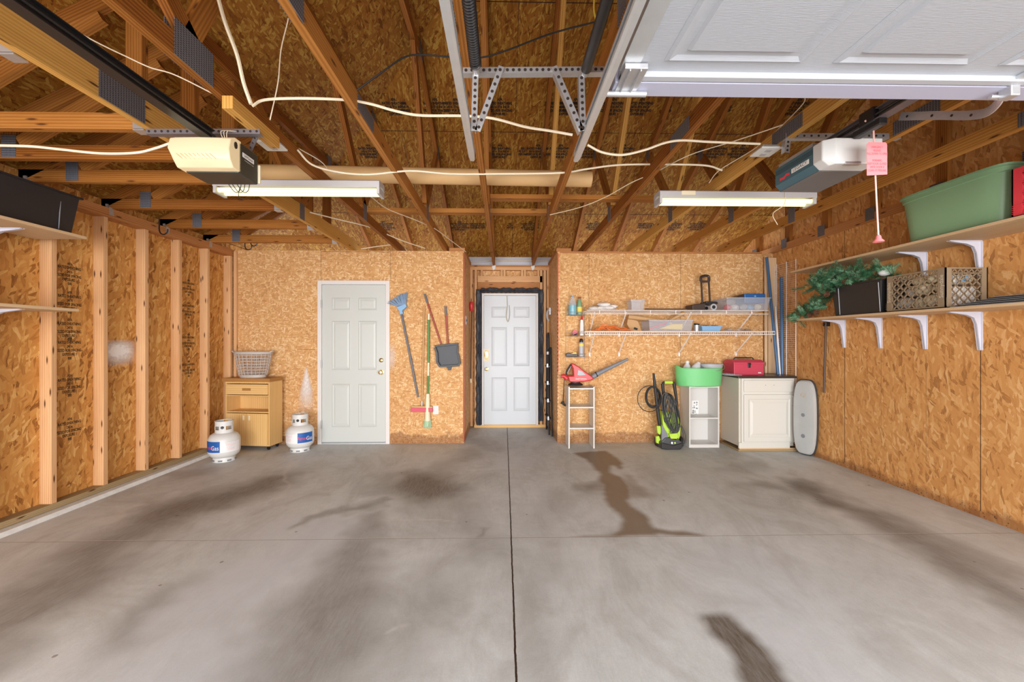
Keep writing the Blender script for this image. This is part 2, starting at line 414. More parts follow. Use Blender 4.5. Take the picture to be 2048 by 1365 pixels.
def dup(root, loc, rz=None, label=None, group=None):
    r = root.copy(); COL.objects.link(r); r.location = loc
    if rz is not None: r.rotation_euler = (0, 0, rz)
    if label: r['label'] = label
    if group: r['group'] = group
    for ch in list(root.children):
        c = ch.copy(); COL.objects.link(c); c.parent = r
        for g in list(ch.children):
            d = g.copy(); COL.objects.link(d); d.parent = c
    return r
def beam(name, mat, parent, p0, p1, w, h, up=(0, 0, 1), bevel=.002):
    """timber from p0 to p1 on its centre line, w across, h along up; a local box with a rotated matrix so the grain follows it"""
    p0, p1 = Vector(p0), Vector(p1); d = p1 - p0; L = d.length; x = d.normalized()
    z = Vector(up); z = (z - x * z.dot(x)).normalized(); y = z.cross(x)
    o = MB().box(0, L, -w / 2, w / 2, -h / 2, h / 2).build(name, mat, None)
    m = Matrix((x, y, z)).transposed().to_4x4(); m.translation = p0
    if parent is not None:
        off = WL.get(parent.name, Vector((0, 0, 0))); o.parent = parent
        m.translation = p0 - off
    o.matrix_local = m if parent is not None else m
    if parent is None: o.matrix_world = m
    return o
def text(name, body, mat, parent, origin, xdir, ydir, size, extrude=.0006, align='CENTER', sx=1.0, bold=0):
    cu = bpy.data.curves.new(name, 'FONT'); cu.body = body; cu.size = size; cu.extrude = 0; cu.offset = bold; cu.align_x = align; cu.align_y = 'CENTER'; cu.resolution_u = 2
    tmp = bpy.data.objects.new('tmp', cu)
    me = bpy.data.meshes.new_from_object(tmp); bpy.data.objects.remove(tmp)
    x = Vector(xdir).normalized(); y = Vector(ydir); y = (y - x * y.dot(x)).normalized(); z = x.cross(y)
    off = WL.get(parent.name, Vector((0, 0, 0))) if parent is not None else Vector((0, 0, 0))
    org = Vector(origin) - off
    for v in me.vertices: v.co = org + x * v.co.x * sx + y * v.co.y + z * extrude
    me.name = name; me.materials.clear(); me.materials.append(M[mat])
    o = bpy.data.objects.new(name, me); COL.objects.link(o)
    if parent is not None: o.parent = parent; WL[o.name] = off
    return o
def smooth_path(pts, n=6):
    """Catmull-Rom through pts"""
    P = [Vector(p) for p in pts]; P = [P[0] * 2 - P[1]] + P + [P[-1] * 2 - P[-2]]; out = []
    for i in range(1, len(P) - 2):
        for k in range(n):
            t = k / n
            out.append(.5 * ((2 * P[i]) + (-P[i - 1] + P[i + 1]) * t + (2 * P[i - 1] - 5 * P[i] + 4 * P[i + 1] - P[i + 2]) * t * t + (-P[i - 1] + 3 * P[i] - 3 * P[i + 1] + P[i + 2]) * t ** 3))
    out.append(P[-2]); return out
# ================================================================ SETTING
YB, YN, YF = 5.27, 6.27, -0.94          # closet fronts, niche back wall, garage-door wall
XL, XR = -3.50, 3.53
def floor_mat():
    m, nt, b = newmat('stained_concrete')
    geo = N(nt, 'ShaderNodeNewGeometry').outputs['Position']
    at_ = N(nt, 'ShaderNodeAttribute', attribute_name='stain'); se = N(nt, 'ShaderNodeSeparateColor'); setin(nt, se.inputs[0], at_.outputs['Color'])
    grime, wet, light, blue = se.outputs[0], se.outputs[1], se.outputs[2], at_.outputs['Alpha']
    n1 = NOISE(nt, geo, 1.1, 5, .62); n2 = NOISE(nt, geo, 9, 6, .7); n3 = NOISE(nt, MAPV(nt, geo, (60, 10, 1), (0, 0, .5)), 1, 4, .7)
    n4 = NOISE(nt, geo, 120, 2, .6)
    t = MATH(nt, 'ADD', MATH(nt, 'MULTIPLY', n1, .40), MATH(nt, 'MULTIPLY', n2, .30))
    t = MATH(nt, 'ADD', t, MATH(nt, 'MULTIPLY', n3, .20)); t = MATH(nt, 'ADD', t, MATH(nt, 'MULTIPLY', n4, .20))
    c = RAMP(nt, t, [(.28, (.365, .385, .375)), (.5, (.54, .565, .565)), (.70, (.665, .70, .71))])
    sw = NOISE(nt, MAPV(nt, geo, (2.2, 1.2, 1), (0, 0, .6)), 1, 6, .68, 1.2)
    c = MIX(nt, MATH(nt, 'MULTIPLY', MATH(nt, 'SUBTRACT', .52, sw, clamp=True), 1.9, clamp=True), c, (.30, .275, .245))
    c = MIX(nt, MATH(nt, 'MULTIPLY', MATH(nt, 'SUBTRACT', sw, .56, clamp=True), 2.2, clamp=True), c, (.72, .73, .75))
    c = MIX(nt, blue, c, (.55, .58, .64))
    g = MATH(nt, 'MULTIPLY', MATH(nt, 'MULTIPLY', grime, 1.22), MATH(nt, 'ADD', .55, MATH(nt, 'MULTIPLY', n3, .85)), clamp=True)
    c = MIX(nt, g, c, (.115, .088, .062))
    c = MIX(nt, wet, c, (.17, .115, .07))
    c = MIX(nt, light, c, (.66, .65, .62))
    sx = N(nt, 'ShaderNodeSeparateXYZ'); setin(nt, sx.inputs[0], geo)
    wob = MATH(nt, 'MULTIPLY', MATH(nt, 'SUBTRACT', n2, .5), .012)
    jx = MATH(nt, 'LESS_THAN', MATH(nt, 'ABSOLUTE', MATH(nt, 'ADD', MATH(nt, 'SUBTRACT', sx.outputs[0], .048), wob)), .0045)
    jyl = MATH(nt, 'LESS_THAN', MATH(nt, 'ABSOLUTE', MATH(nt, 'ADD', MATH(nt, 'SUBTRACT', sx.outputs[1], 2.735), wob)), .0035)
    c = MIX(nt, MATH(nt, 'MULTIPLY', jyl, .55), c, (.20, .18, .15))
    jyh = MATH(nt, 'LESS_THAN', MATH(nt, 'ABSOLUTE', MATH(nt, 'ADD', MATH(nt, 'SUBTRACT', sx.outputs[1], 2.744), wob)), .0035)
    c = MIX(nt, MATH(nt, 'MULTIPLY', jyh, .5), c, (.62, .60, .56))
    c = MIX(nt, jx, c, (.035, .02, .012))
    # dark flecks and little chips
    vo = N(nt, 'ShaderNodeTexVoronoi'); setin(nt, vo.inputs['Vector'], geo); vo.inputs['Scale'].default_value = 5
    sv = N(nt, 'ShaderNodeSeparateColor'); setin(nt, sv.inputs[0], vo.outputs['Color'])
    fl = MATH(nt, 'MULTIPLY', MATH(nt, 'LESS_THAN', MATH(nt, 'ADD', vo.outputs['Distance'], MATH(nt, 'MULTIPLY', n2, .09)), .095), MATH(nt, 'GREATER_THAN', sv.outputs[0], .55))
    c = MIX(nt, MATH(nt, 'MULTIPLY', fl, .6), c, (.13, .085, .05))
    nt.links.new(c, b.inputs['Base Color'])
    r = MATH(nt, 'SUBTRACT', .62, MATH(nt, 'MULTIPLY', wet, .18)); r = MATH(nt, 'SUBTRACT', r, MATH(nt, 'MULTIPLY', blue, .12))
    nt.links.new(r, b.inputs['Roughness']); b.inputs['Specular IOR Level'].default_value = .4
    bump(nt, b, t, .25, .004)
    return m
def vnoise(X, Y, f, seed):
    rng = np.random.RandomState(seed); g = rng.rand(64, 64)
    x = X * f; y = Y * f; xi = np.floor(x).astype(int); yi = np.floor(y).astype(int)
    u = x - xi; v = y - yi; u = u * u * (3 - 2 * u); v = v * v * (3 - 2 * v)
    G = lambda a, b_: g[a % 64, b_ % 64]
    return (G(xi, yi) * (1 - u) + G(xi + 1, yi) * u) * (1 - v) + (G(xi, yi + 1) * (1 - u) + G(xi + 1, yi + 1) * u) * v
def build_floor():
    x0, x1, y0, y1, r = -3.56, 3.56, -1.2, 6.32, .02
    nx = int((x1 - x0) / r) + 1; ny = int((y1 - y0) / r) + 1
    xs = np.linspace(x0, x1, nx); ys = np.linspace(y0, y1, ny); X, Y = np.meshgrid(xs, ys)
    wx = X + (vnoise(X, Y, 3, 1) - .5) * .22 + (vnoise(X, Y, 11, 2) - .5) * .09
    wy = Y + (vnoise(X, Y, 3, 3) - .5) * .22 + (vnoise(X, Y, 11, 4) - .5) * .09
    chans = [np.zeros_like(X) for _ in range(4)]
    def cap(ch, a, b_, ra, rb, s, soft=1.0, warp=1.0):
        """capsule between floor pixels a and b, radii in metres"""
        A = atZ(a[0], a[1], 0); Bp = atZ(b_[0], b_[1], 0); d = Bp - A; L2 = max(1e-9, d.x ** 2 + d.y ** 2)
        qx = X + (wx - X) * warp; qy = Y + (wy - Y) * warp
        t = np.clip(((qx - A.x) * d.x + (qy - A.y) * d.y) / L2, 0, 1)
        dist = np.hypot(qx - A.x - d.x * t, qy - A.y - d.y * t); R = ra + (rb - ra) * t
        k = np.clip((R - dist) / (R * soft + 1e-6), 0, 1); k = k * k * (3 - 2 * k) * s
        chans[ch] = np.maximum(chans[ch], k)
    def poly(ch, pts, s, org=(1024, 860), wscale=.35, op='max'):
        V = [atZ(org[0] + x / 2, org[1] + y / 2, 0) for x, y in pts]; qx = X + (wx - X) * wscale; qy = Y + (wy - Y) * wscale
        ins = np.zeros(X.shape, bool)
        for i in range(len(V)):
            a, b_ = V[i], V[i - 1]
            if abs(a.y - b_.y) < 1e-9: continue
            ins ^= ((a.y > qy) != (b_.y > qy)) & (qx < (b_.x - a.x) * (qy - a.y) / (b_.y - a.y) + a.x)
        k = ins.astype(float); kk = k.copy()
        for dy_ in (-1, 0, 1):
            for dx_ in (-1, 0, 1): kk += np.roll(np.roll(k, dy_, 0), dx_, 1)
        chans[ch] = np.maximum(chans[ch], kk / 10 * s)
    # tyre-track and drip grime
    cap(0, (560, 958), (330, 1030), .42, .50, .62); cap(0, (330, 1030), (60, 1200), .50, .50, .52); cap(0, (60, 1190), (-250, 1400), .42, .4, .5)
    cap(0, (250, 965), (420, 940), .25, .25, .25); cap(0, (590, 962), (480, 985), .22, .3, .45)
    cap(0, (840, 965), (855, 985), .62, .52, .66, .9); cap(0, (800, 975), (905, 975), .3, .3, .4); cap(0, (940, 905), (870, 955), .3, .35, .25)
    cap(0, (720, 1010), (620, 1050), .20, .16, .38, 1, 2); cap(0, (715, 1100), (640, 1250), .30, .38, .46); cap(0, (640, 1250), (560, 1400), .40, .42, .48)
    cap(0, (745, 1030), (715, 1100), .14, .28, .36)
    cap(0, (940, 1068), (925, 1085), .12, .12, .42, 1, 2); cap(0, (960, 880), (990, 900), .22, .2, .22)
    cap(0, (890, 1015), (960, 1110), .35, .35, .22); cap(0, (330, 1195), (250, 1290), .22, .2, .25)
    cap(0, (860, 1170), (720, 1320), .35, .35, .22)
    cap(0, (1600, 965), (1690, 1010), .25, .28, .62); cap(0, (1690, 1010), (1900, 1100), .26, .30, .52); cap(0, (1900, 1100), (2150, 1260), .3, .3, .5)
    cap(0, (1520, 975), (1610, 985), .22, .25, .35); cap(0, (1500, 930), (1460, 945), .25, .25, .20)
    cap(0, (1210, 975), (1180, 985), .16, .18, .35)
    cap(0, (1060, 1120), (1050, 1330), .35, .25, .18); cap(0, (1120, 1000), (1060, 1080), .3, .3, .14)
    # square-ended wet tyre mark
    poly(0, [(740, 715), (800, 712), (860, 714), (900, 770), (940, 812), (1000, 868), (1040, 915), (1090, 1010), (1130, 1080), (920, 1080), (880, 1010), (862, 975), (880, 965), (865, 930), (830, 880), (800, 830), (790, 800), (765, 765)], .74, wscale=.5)
    # wet trail from the back wall to the joint
    poly(1, [(238, 92), (300, 88), (370, 84), (410, 105), (438, 133), (441, 156), (425, 160), (405, 140), (388, 146), (392, 172), (430, 190), (470, 230), (490, 265), (480, 290), (500, 315), (545, 352), (575, 400), (640, 409), (720, 411), (826, 418), (720, 425), (560, 430), (420, 430), (300, 434), (212, 430), (320, 420), (400, 418), (445, 405), (441, 350), (400, 300), (375, 262), (370, 220), (345, 200), (358, 182), (320, 150), (300, 120), (262, 105)], .85)
    chans[1] *= (Y > 2.722)
    cap(1, (1245, 965), (1275, 985), .18, .20, .50, .9); cap(1, (1175, 975), (1215, 985), .14, .16, .35, .9); cap(1, (1280, 990), (1250, 950), .1, .1, .4, .9)
    # old light splashes
    cap(2, (212, 1031), (232, 1027), .05, .03, .5, .6, 1.4); cap(2, (215, 1035), (200, 1032), .04, .03, .4, .6)
    cap(2, (1610, 1010), (1660, 1025), .1, .1, .28, .9, 2.5); cap(2, (1590, 1040), (1610, 1060), .07, .05, .3, .9, 2.5)
    cap(2, (1440, 905), (1480, 945), .03, .02, .25, .8); cap(2, (1395, 1215), (1400, 1240), .05, .06, .2, .8, 2)
    # hairline cracks
    for p in (((604, 905), (578, 950), (573, 972), (556, 1000)), ((575, 1010), (606, 1022), (640, 1024)), ((775, 1034), (850, 1038), (900, 1044)), ((755, 1268), (775, 1256), (795, 1252))):
        for a, b_ in zip(p[:-1], p[1:]): cap(2, a, b_, .016, .016, .55, .9, .5)
    # bluer, less rough stretches
    cap(3, (660, 1060), (470, 1200), .3, .5, .60); cap(3, (470, 1200), (330, 1400), .5, .6, .45); cap(3, (560, 1050), (520, 1075), .3, .3, .5)
    cap(3, (1500, 1120), (1600, 1300), .5, .5, .35); cap(3, (1050, 880), (1050, 930), .25, .3, .3); cap(3, (1800, 950), (2000, 1040), .25, .3, .25)
    n = nx * ny
    co = np.zeros((n, 3)); co[:, 0] = X.ravel(); co[:, 1] = Y.ravel()
    me = bpy.data.meshes.new('floor')
    idx = np.arange(n).reshape(ny, nx); q = np.stack([idx[:-1, :-1], idx[:-1, 1:], idx[1:, 1:], idx[1:, :-1]], -1).reshape(-1, 4)
    me.vertices.add(n); me.vertices.foreach_set('co', co.ravel()); me.loops.add(q.size); me.loops.foreach_set('vertex_index', q.ravel())
    me.polygons.add(len(q)); me.polygons.foreach_set('loop_start', np.arange(0, q.size, 4)); me.polygons.foreach_set('loop_total', np.full(len(q), 4))
    me.update(calc_edges=True)
    at_ = me.color_attributes.new('stain', 'FLOAT_COLOR', 'POINT')
    at_.data.foreach_set('color', np.stack([c.ravel() for c in chans], -1).ravel())
    me.materials.append(floor_mat())
    o = bpy.data.objects.new('floor', me); COL.objects.link(o); st(o)
build_floor()
st(MB().box(-9, 9, -14, -1.2, -.12, -.02).build('floor_driveway', plain('driveway_concrete', (.45, .44, .42), .8, noise=.1)))

# ---- left wall: sheathing, curb, sill and top plates
wl = st(MB().box(XL - .02, XL, YF, 6.31, .03, 2.545).build('wall_left', 'osb_left'))
wl['kind'] = 'structure'
cb = MB()
cb.prism([(-3.6, 0), (-3.335, 0), (-3.35, .03), (-3.6, .034)], YF, YB); st(cb.build('trim_1', 'conc_curb'))
st(MB().box(-3.50, -3.41, YF, YB, .034, .078).build('trim_2', 'treated'))
st(MB().box(-3.50, -3.41, YF, YB - .001, 2.375, 2.46).build('trim_3', 'plate'))
# hurricane ties on the plate
# ---- back walls of the two closets, with returns into the niche
def Xb(px, Y=YB): return at(px, 682, Y).x
dx0, dx1, dz1 = Xb(636), Xb(780), 2.078
bl = MB().box(-3.50, dx0, YB, YB + .10, 0, 2.46).box(dx1, -.51, YB, YB + .10, 0, 2.46).box(dx0, dx1, YB, YB + .10, dz1, 2.46)
wbl = st(bl.build('wall_back_left', 'osb_back'))
st(MB().box(-.62, -.51, YB + .10, YN, 0, 2.46).build('wall_niche_left', 'osb_back'))
wbr = st(MB().box(.686, 3.36, YB, YB + .10, 0, 2.46).build('wall_back_right', 'osb_back'))
st(MB().box(3.36, 3.53, YB + .06, YB + .16, 0, 2.46).build('wall_back_corner', 'osb_back'))
st(MB().box(.686, .80, YB + .10, YN, 0, 2.46).build('wall_niche_right', 'osb_back'))
def seam(parent, *b): 
    o = MB().box(*b).build('panel_seam', 'hole', parent); return o
sm = .0015
seam(wbl, Xb(781) - sm, Xb(781) + sm, YB - .0006, YB + .01, 2.08, 2.46); seam(wbl, Xb(642) - sm, Xb(642) + sm, YB - .0006, YB + .01, 2.08, 2.46)
seam(wbl, Xb(642), Xb(781), YB - .0006, YB + .01, 2.445, 2.449); seam(wbl, -2.62, -2.40, YB - .0006, YB + .01, 1.20, 1.203)
for px in (1178, 1361): seam(wbr, Xb(px) - sm, Xb(px) + sm, YB - .0006, YB + .01, 0, 2.44)
B('red_edge_mark', 'redmark', wbl, -.525, -.509, YB - .0015, YB + .01, .02, 2.44)
B('red_edge_mark', 'redmark', wbr, .685, .699, YB - .0015, YB + .01, .9, 2.44)
for k in range(34):
    z = .25 + k * .048; B('red_edge_mark', 'redmark', wbr, .686, .694, YB - .0015, YB + .01, z, z + .02)
st(MB().box(-.70, -.50, YB - .01, YB + .09, 2.46, 2.50).box(-.62, -.50, YB + .09, YN, 2.46, 2.50).build('trim_4', 'plate'))
st(MB().box(.672, .86, YB - .01, YB + .09, 2.46, 2.50).box(.672, .80, YB + .09, YN, 2.46, 2.50).build('trim_5', 'plate'))
st(MB().box(.72, 3.34, YB - .012, YB + .05, 2.44, 2.462).build('trim_6', 'plate'))
# dirty splash marks low on the wall
# ---- niche end wall (framed) with the house door
wn = st(MB().box(-.62, .80, YN + .04, YN + .06, 0, 2.46).build('wall_niche_back', 'osb_back'))
def timber(x0, x1, z0, z1, mat='stud', y0=YN - .045, y1=YN + .04, nm='framing'):
    return MB().box(x0, x1, y0, y1, z0, z1).build(nm, mat, wn)
timber(-.51, .686, 2.385, 2.43); timber(-.51, .686, 2.43, 2.46, 'plate'); timber(-.40, .58, 2.20, 2.295); timber(-.40, .58, 2.10, 2.20, 'plate', YN, YN + .04)
for x in (-.51, -.445, .545, .60, .648): timber(x, x + .036, .02, 2.385, 'stud')
for x in (-.355, -.05, -.01, .26, .30, .505): timber(x, x + .032, 2.295, 2.385)
st(MB().box(-.9, 1.1, YN + .02, YN + .05, 2.46, 2.60).build('trim_7', 'strip'))  # light bluish-grey board over the niche end wall
st(MB().box(-.45, .64, YN - .06, YN - .0, 0, .045).build('trim_8', 'birch'))
# ---- right wall and gable
wr = st(MB().box(XR, XR + .02, YF, 6.31, 0, 2.455).build('wall_right', 'osb_right'))
for Y in (4.19, 2.976, 1.757): seam(wr, XR - .0008, XR + .01, Y - .002, Y + .002, .05, 2.45)
for Y in (3.78, 3.37): seam(wr, XR - .0004, XR + .01, Y - .0007, Y + .0007, .3, 1.2)
def zback(Y): return 2.56 + .5 * (6.36 - Y)
def zfront(Y): return 2.56 + .5 * (Y + 1.0)
YR = (6.36 - 1.0) / 2; ZR = zback(YR)          # ridge
def zhip(X): return 2.56 + .5 * (X + 3.5)
XH = -3.5 + (6.36 - YR)                         # hip peak
g = MB(); g.prismx([(6.40, 2.455), (6.40, zback(6.40)), (YR, ZR), (-1.0, 2.56), (-1.0, 2.455)], 3.62, 3.64)
gw = st(g.build('wall_gable_right', 'osb_right'))
gc = MB().box(3.535, 3.575, -.9, 6.3, 2.457, 2.545).build('gable_chord', 'plate', gw)
# ---- front wall round the two openings (behind the camera; left bay left open for the light panel)
fw = MB()
for x0, x1, z0, z1 in ((-3.52, -3.0, 0, 2.46), (-.26, .33, 0, 2.46), (3.15, 3.55, 0, 2.46), (-3.0, -.26, 2.15, 2.46), (.33, 3.15, 2.15, 2.46)): fw.box(x0, x1, YF - .1, YF, z0, z1)
st(fw.build('wall_front', 'osb_right'))
# ---- roof sheathing
def roofmesh():
    e = .45; ze = 2.56 - .5 * e; P = {}
    vs = [(-3.5 - e, 6.36 + e, ze), (3.64, 6.36 + e, ze), (3.64, YR, ZR), (XH, YR, ZR), (-3.5 - e, -1.0 - e, ze), (3.64, -1.0 - e, ze)]
    top = [(x, y, z + .015) for x, y, z in vs]
    fs = [(0, 1, 2, 3), (0, 3, 4), (3, 2, 5, 4)]
    mb = MB(); mb.add(vs + top, [tuple(reversed(f)) for f in fs] + [tuple(i + 6 for i in f) for f in fs]); return mb
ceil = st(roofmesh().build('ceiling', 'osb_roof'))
def roof_strip(y, x0, x1, w=.003):
    z = zback(y); mb = MB(); mb.add([(x0, y - w, zback(y - w) - .0015), (x1, y - w, zback(y - w) - .0015), (x1, y + w, zback(y + w) - .0015), (x0, y + w, zback(y + w) - .0015)], [(0, 1, 2, 3)]); mb.build('panel_seam', 'hole', ceil)
for y in (5.47, 4.39, 3.34): roof_strip(y, -3.5 + (6.36 - y) + .02, 3.62)
def roof_vseam(x, y0, y1):
    mb = MB(); w = .002; mb.add([(x - w, y0, zback(y0) - .0015), (x + w, y0, zback(y0) - .0015), (x + w, y1, zback(y1) - .0015), (x - w, y1, zback(y1) - .0015)], [(0, 1, 2, 3)]); mb.build('panel_seam', 'hole', ceil)
for x, a, b_ in ((.12, 3.34, 4.39), (2.56, 3.34, 4.39), (1.34, 4.39, 5.47), (-1.1, 4.39, 5.47), (.12, 5.47, 6.3), (2.56, 5.47, 6.3)): roof_vseam(x, a, b_)
# grade stamps printed in rows on the sheathing
su = Vector((0, -math.cos(math.atan(.5)), math.sin(math.atan(.5))))
def stamp_roof(px, py, w=.16, big=True, parent=ceil, lines=4):
    d = ray(px, py); t = (2.56 + .5 * 6.36 - CAMZ) / (d.z + .5 * d.y); p = Vector((0, 0, CAMZ)) + d * t
    body = {0: 'APA\nRATED SHEATHING\n24/16 7/16 INCH\nSIZED FOR SPACING\nEXPOSURE 1', 1: 'THIS SIDE DOWN\nSTRENGTH AXIS\nTHIS DIRECTION', 2: '000\nPS 2-92\nPRP-108'}[random.choice((0, 0, 1, 2))]
    n = Vector((0, -math.sin(math.atan(.5)), -math.cos(math.atan(.5))))
    return text('grade_stamp', body, 'ink', parent, p + n * .002, (1, 0, 0), su, .038, 0, sx=.72, bold=.0024)
for px in (700, 790, 810, 872, 912, 1000, 1110, 1135, 1150, 1225, 1280, 1335, 1455, 1590): stamp_roof(px, 214)
for px in (740, 1000, 1045, 1075, 1120, 1180, 1245, 1400, 1430, 1480): stamp_roof(px, 303)
for px in (770, 920, 955, 1020, 1060, 1190, 1290, 1345, 1395): stamp_roof(px, 452)
def stamp_left(y, z):
    text('grade_stamp', 'APA\nRATED SHEATHING\n24/16\nSIZED FOR SPACING\nEXPOSURE 1\n000', 'ink', wl, (XL + .002, y, z), (0, 1, 0), (0, 0, 1), .032, 0, sx=.62, bold=.0006)
for z in (1.85, 1.62, 1.40, 1.25, .95, .6): stamp_left(3.38, z)
for z in (1.9, 1.65, 1.3, 1.0): stamp_left(4.63, z)
# pale spray-paint overspray on the sheathing
def spray(name, parent, pts, org, xd, yd):
    pass
def spraymat(name, col=(.86, .82, .79)):
    m, nt, b = newmat(name); v = N(nt, 'ShaderNodeTexCoord').outputs['UV']
    b.inputs['Base Color'].default_value = (*col, 1); b.inputs['Roughness'].default_value = .7
    at_ = N(nt, 'ShaderNodeAttribute', attribute_name='dens'); n = NOISE(nt, v, 35, 4, .7)
    a = MATH(nt, 'MULTIPLY', at_.outputs['Fac'], MATH(nt, 'ADD', .25, n), clamp=True)
    nt.links.new(a, b.inputs['Alpha']); return m
M['spray'] = spraymat('overspray_paint')
def spray_patch(parent, org, xd, yd, prof, top=1.0):
    """prof: rows (t, half width, density) along yd"""
    org = Vector(org); xd = Vector(xd); yd = Vector(yd); rows = []; den = []
    nseg = 10
    for t, hw, dn in prof:
        for k in range(nseg + 1):
            u = k / nseg * 2 - 1; rows.append(org + yd * t + xd * hw * u); den.append(dn * (1 - u * u))
    mb = MB(); fs = [(i * (nseg + 1) + k, i * (nseg + 1) + k + 1, (i + 1) * (nseg + 1) + k + 1, (i + 1) * (nseg + 1) + k) for i in range(len(prof) - 1) for k in range(nseg)]
    mb.add(rows, fs); o = mb.build('paint_overspray', 'spray', parent)
    a = o.data.attributes.new('dens', 'FLOAT', 'POINT'); a.data.foreach_set('value', den)
spray_patch(wl, (XL + .003, 3.80, 1.21), (0, 1, 0), (0, 0, 1), [(-.14, .17, 0), (-.08, .18, .7), (0, .18, 1.7), (.06, .18, 1.2), (.12, .17, 0)])
spray_patch(wbl, (at(613, 700, YB).x, YB - .003, .58), (1, 0, 0), (0, 0, 1), [(-.2, .12, 0), (-.05, .11, .5), (.1, .09, 1.0), (.25, .05, 1.1), (.36, .02, .9), (.42, .01, 0)])
spray_patch(wbl, (at(783, 700, YB).x, YB - .003, 1.10), (1, 0, 0), (0, 0, 1), [(-.2, .05, 0), (-.05, .06, .5), (.05, .06, .5), (.2, .05, 0)])

# ================================================================ DOORS
def panel_door(root, x0, x1, z0, z1, Y, mat, rows, cols):
    B('door_slab', mat, root, x0, x1, Y, Y + .04, z0, z1, .002)
    for (za, zb) in rows:
        for (xa, xb) in cols:
            p = MB(); e = .014
            # moulded frame: outer lip, groove, raised field
            for q0, q1, d0, d1 in ((0, e, 0, .006), ):
                pass
            o_ = (xa, xb); 
            p.add([(xa, Y, za), (xb, Y, za), (xb, Y, zb), (xa, Y, zb), (xa + .01, Y - .006, za + .01), (xb - .01, Y - .006, za + .01), (xb - .01, Y - .006, zb - .01), (xa + .01, Y - .006, zb - .01),
                   (xa + .022, Y - .0005, za + .022), (xb - .022, Y - .0005, za + .022), (xb - .022, Y - .0005, zb - .022), (xa + .022, Y - .0005, zb - .022),
                   (xa + .045, Y - .005, za + .045), (xb - .045, Y - .005, za + .045), (xb - .045, Y - .005, zb - .045), (xa + .045, Y - .005, zb - .045)],
                  [(i + o, (i + 1) % 4 + o, (i + 1) % 4 + o + 4, i + o + 4) for o in (0, 4, 8) for i in range(4)] + [(12, 13, 14, 15)])
            p.build('raised_panel', mat, root)
def knob(root, x, z, Y, r=.027, name='door_knob', mat='brass'):
    m = Matrix.Translation((x, Y, z)) @ Matrix.Rotation(PI / 2, 4, 'X')
    return MB().lathe([(.001, 0), (r * 1.15, 0), (r * 1.15, .006), (r * .45, .01), (r * .45, .03), (r * .8, .036), (r, .05), (r * .8, .062), (.001, .066)], seg=18, mat=m).build(name, mat, root)
def deadbolt(root, x, z, Y, mat='brass'):
    m = Matrix.Translation((x, Y, z)) @ Matrix.Rotation(PI / 2, 4, 'X')
    return MB().lathe([(.001, 0), (.028, 0), (.027, .012), (.018, .018), (.001, .018)], seg=18, mat=m).build('deadbolt', mat, root)
# door 1, in the left closet
d1 = T('door_1', 'white six-panel door beside the hanging brooms', 'door', ((dx0 + dx1) / 2, YB, 0)); st(d1)
fr = MB().box(dx0, dx0 + .05, YB - .02, YB + .05, 0, dz1).box(dx1 - .05, dx1, YB - .02, YB + .05, 0, dz1).box(dx0 + .05, dx1 - .05, YB - .02, YB + .05, dz1 - .05, dz1).build('door_frame', 'trimwhite', d1, .003)
s0, s1 = Xb(646), Xb(772)
wS = s1 - s0
rows = [(Xz, Xw) for Xz, Xw in ((.215, .765), (.94, 1.565), (1.70, 1.86))]
cols = [(s0 + .115, s0 + wS / 2 - .045), (s0 + wS / 2 + .05, s1 - .11)]
panel_door(d1, dx0 + .052, dx1 - .052, .022, dz1 - .055, YB - .003, 'doorwhite', rows, cols)
B('threshold', 'galv', d1, dx0 + .05, dx1 - .05, YB - .02, YB + .03, 0, .018)
knob(d1, Xb(763), at(763, 745, YB).z, YB - .005); deadbolt(d1, Xb(763), at(763, 721, YB).z, YB - .005)
for z in (.25, 1.02, 1.78): B('hinge', 'galv', d1, dx0 + .044, dx0 + .058, YB - .026, YB - .012, z - .05, z + .05)
# door 2, at the end of the niche
d2 = T('door_2', 'white six-panel house door at the end of the niche, wrapped in black plastic', 'door', (.09, YN - .03, 0)); st(d2)
f0, f1 = -.334, .516
MB().box(f0, f0 + .03, YN - .07, YN + .03, .04, 2.03).box(f1 - .03, f1, YN - .07, YN + .03, .04, 2.03).box(f0 + .03, f1 - .03, YN - .07, YN + .03, 1.998, 2.03).build('door_frame', 'trimwhite', d2, .003)
panel_door(d2, f0 + .032, f1 - .032, .045, 1.995, YN - .05, 'doorwhite2', [(.25, .76), (.93, 1.52), (1.66, 1.83)], [(-.19, .045), (.145, .385)])
B('lock_plate', 'cream', d2, -.305, -.225, YN - .056, YN - .05, 1.00, 1.19)
MB().lathe([(.001, 0), (.034, 0), (.030, .03), (.001, .036)], (0, 0, 0), 18, 1, 1.9, mat=Matrix.Translation((-.265, YN - .056, 1.10)) @ Matrix.Rotation(PI / 2, 4, 'X')).build('keypad_lock', 'brass', d2)
knob(d2, -.262, .885, YN - .05, .026)
ch = MB(); pts = [(.035 + .03 * math.sin(t) * (1 if t < PI else 1), YN - .062, 1.78 - .10 * t / 2) for t in (0, .5, 1, 1.5, 2)]
ch.tube(smooth_path([(.045, YN - .06, 1.99), (.05, YN - .062, 1.84), (.035, YN - .066, 1.68), (.06, YN - .066, 1.60), (.085, YN - .066, 1.70), (.08, YN - .063, 1.85)]), .006, 6)
tag(ch.build('looped_cord', 'chain'), 'pale looped cord hanging on the white house door', 'cord')
wrp = MB()
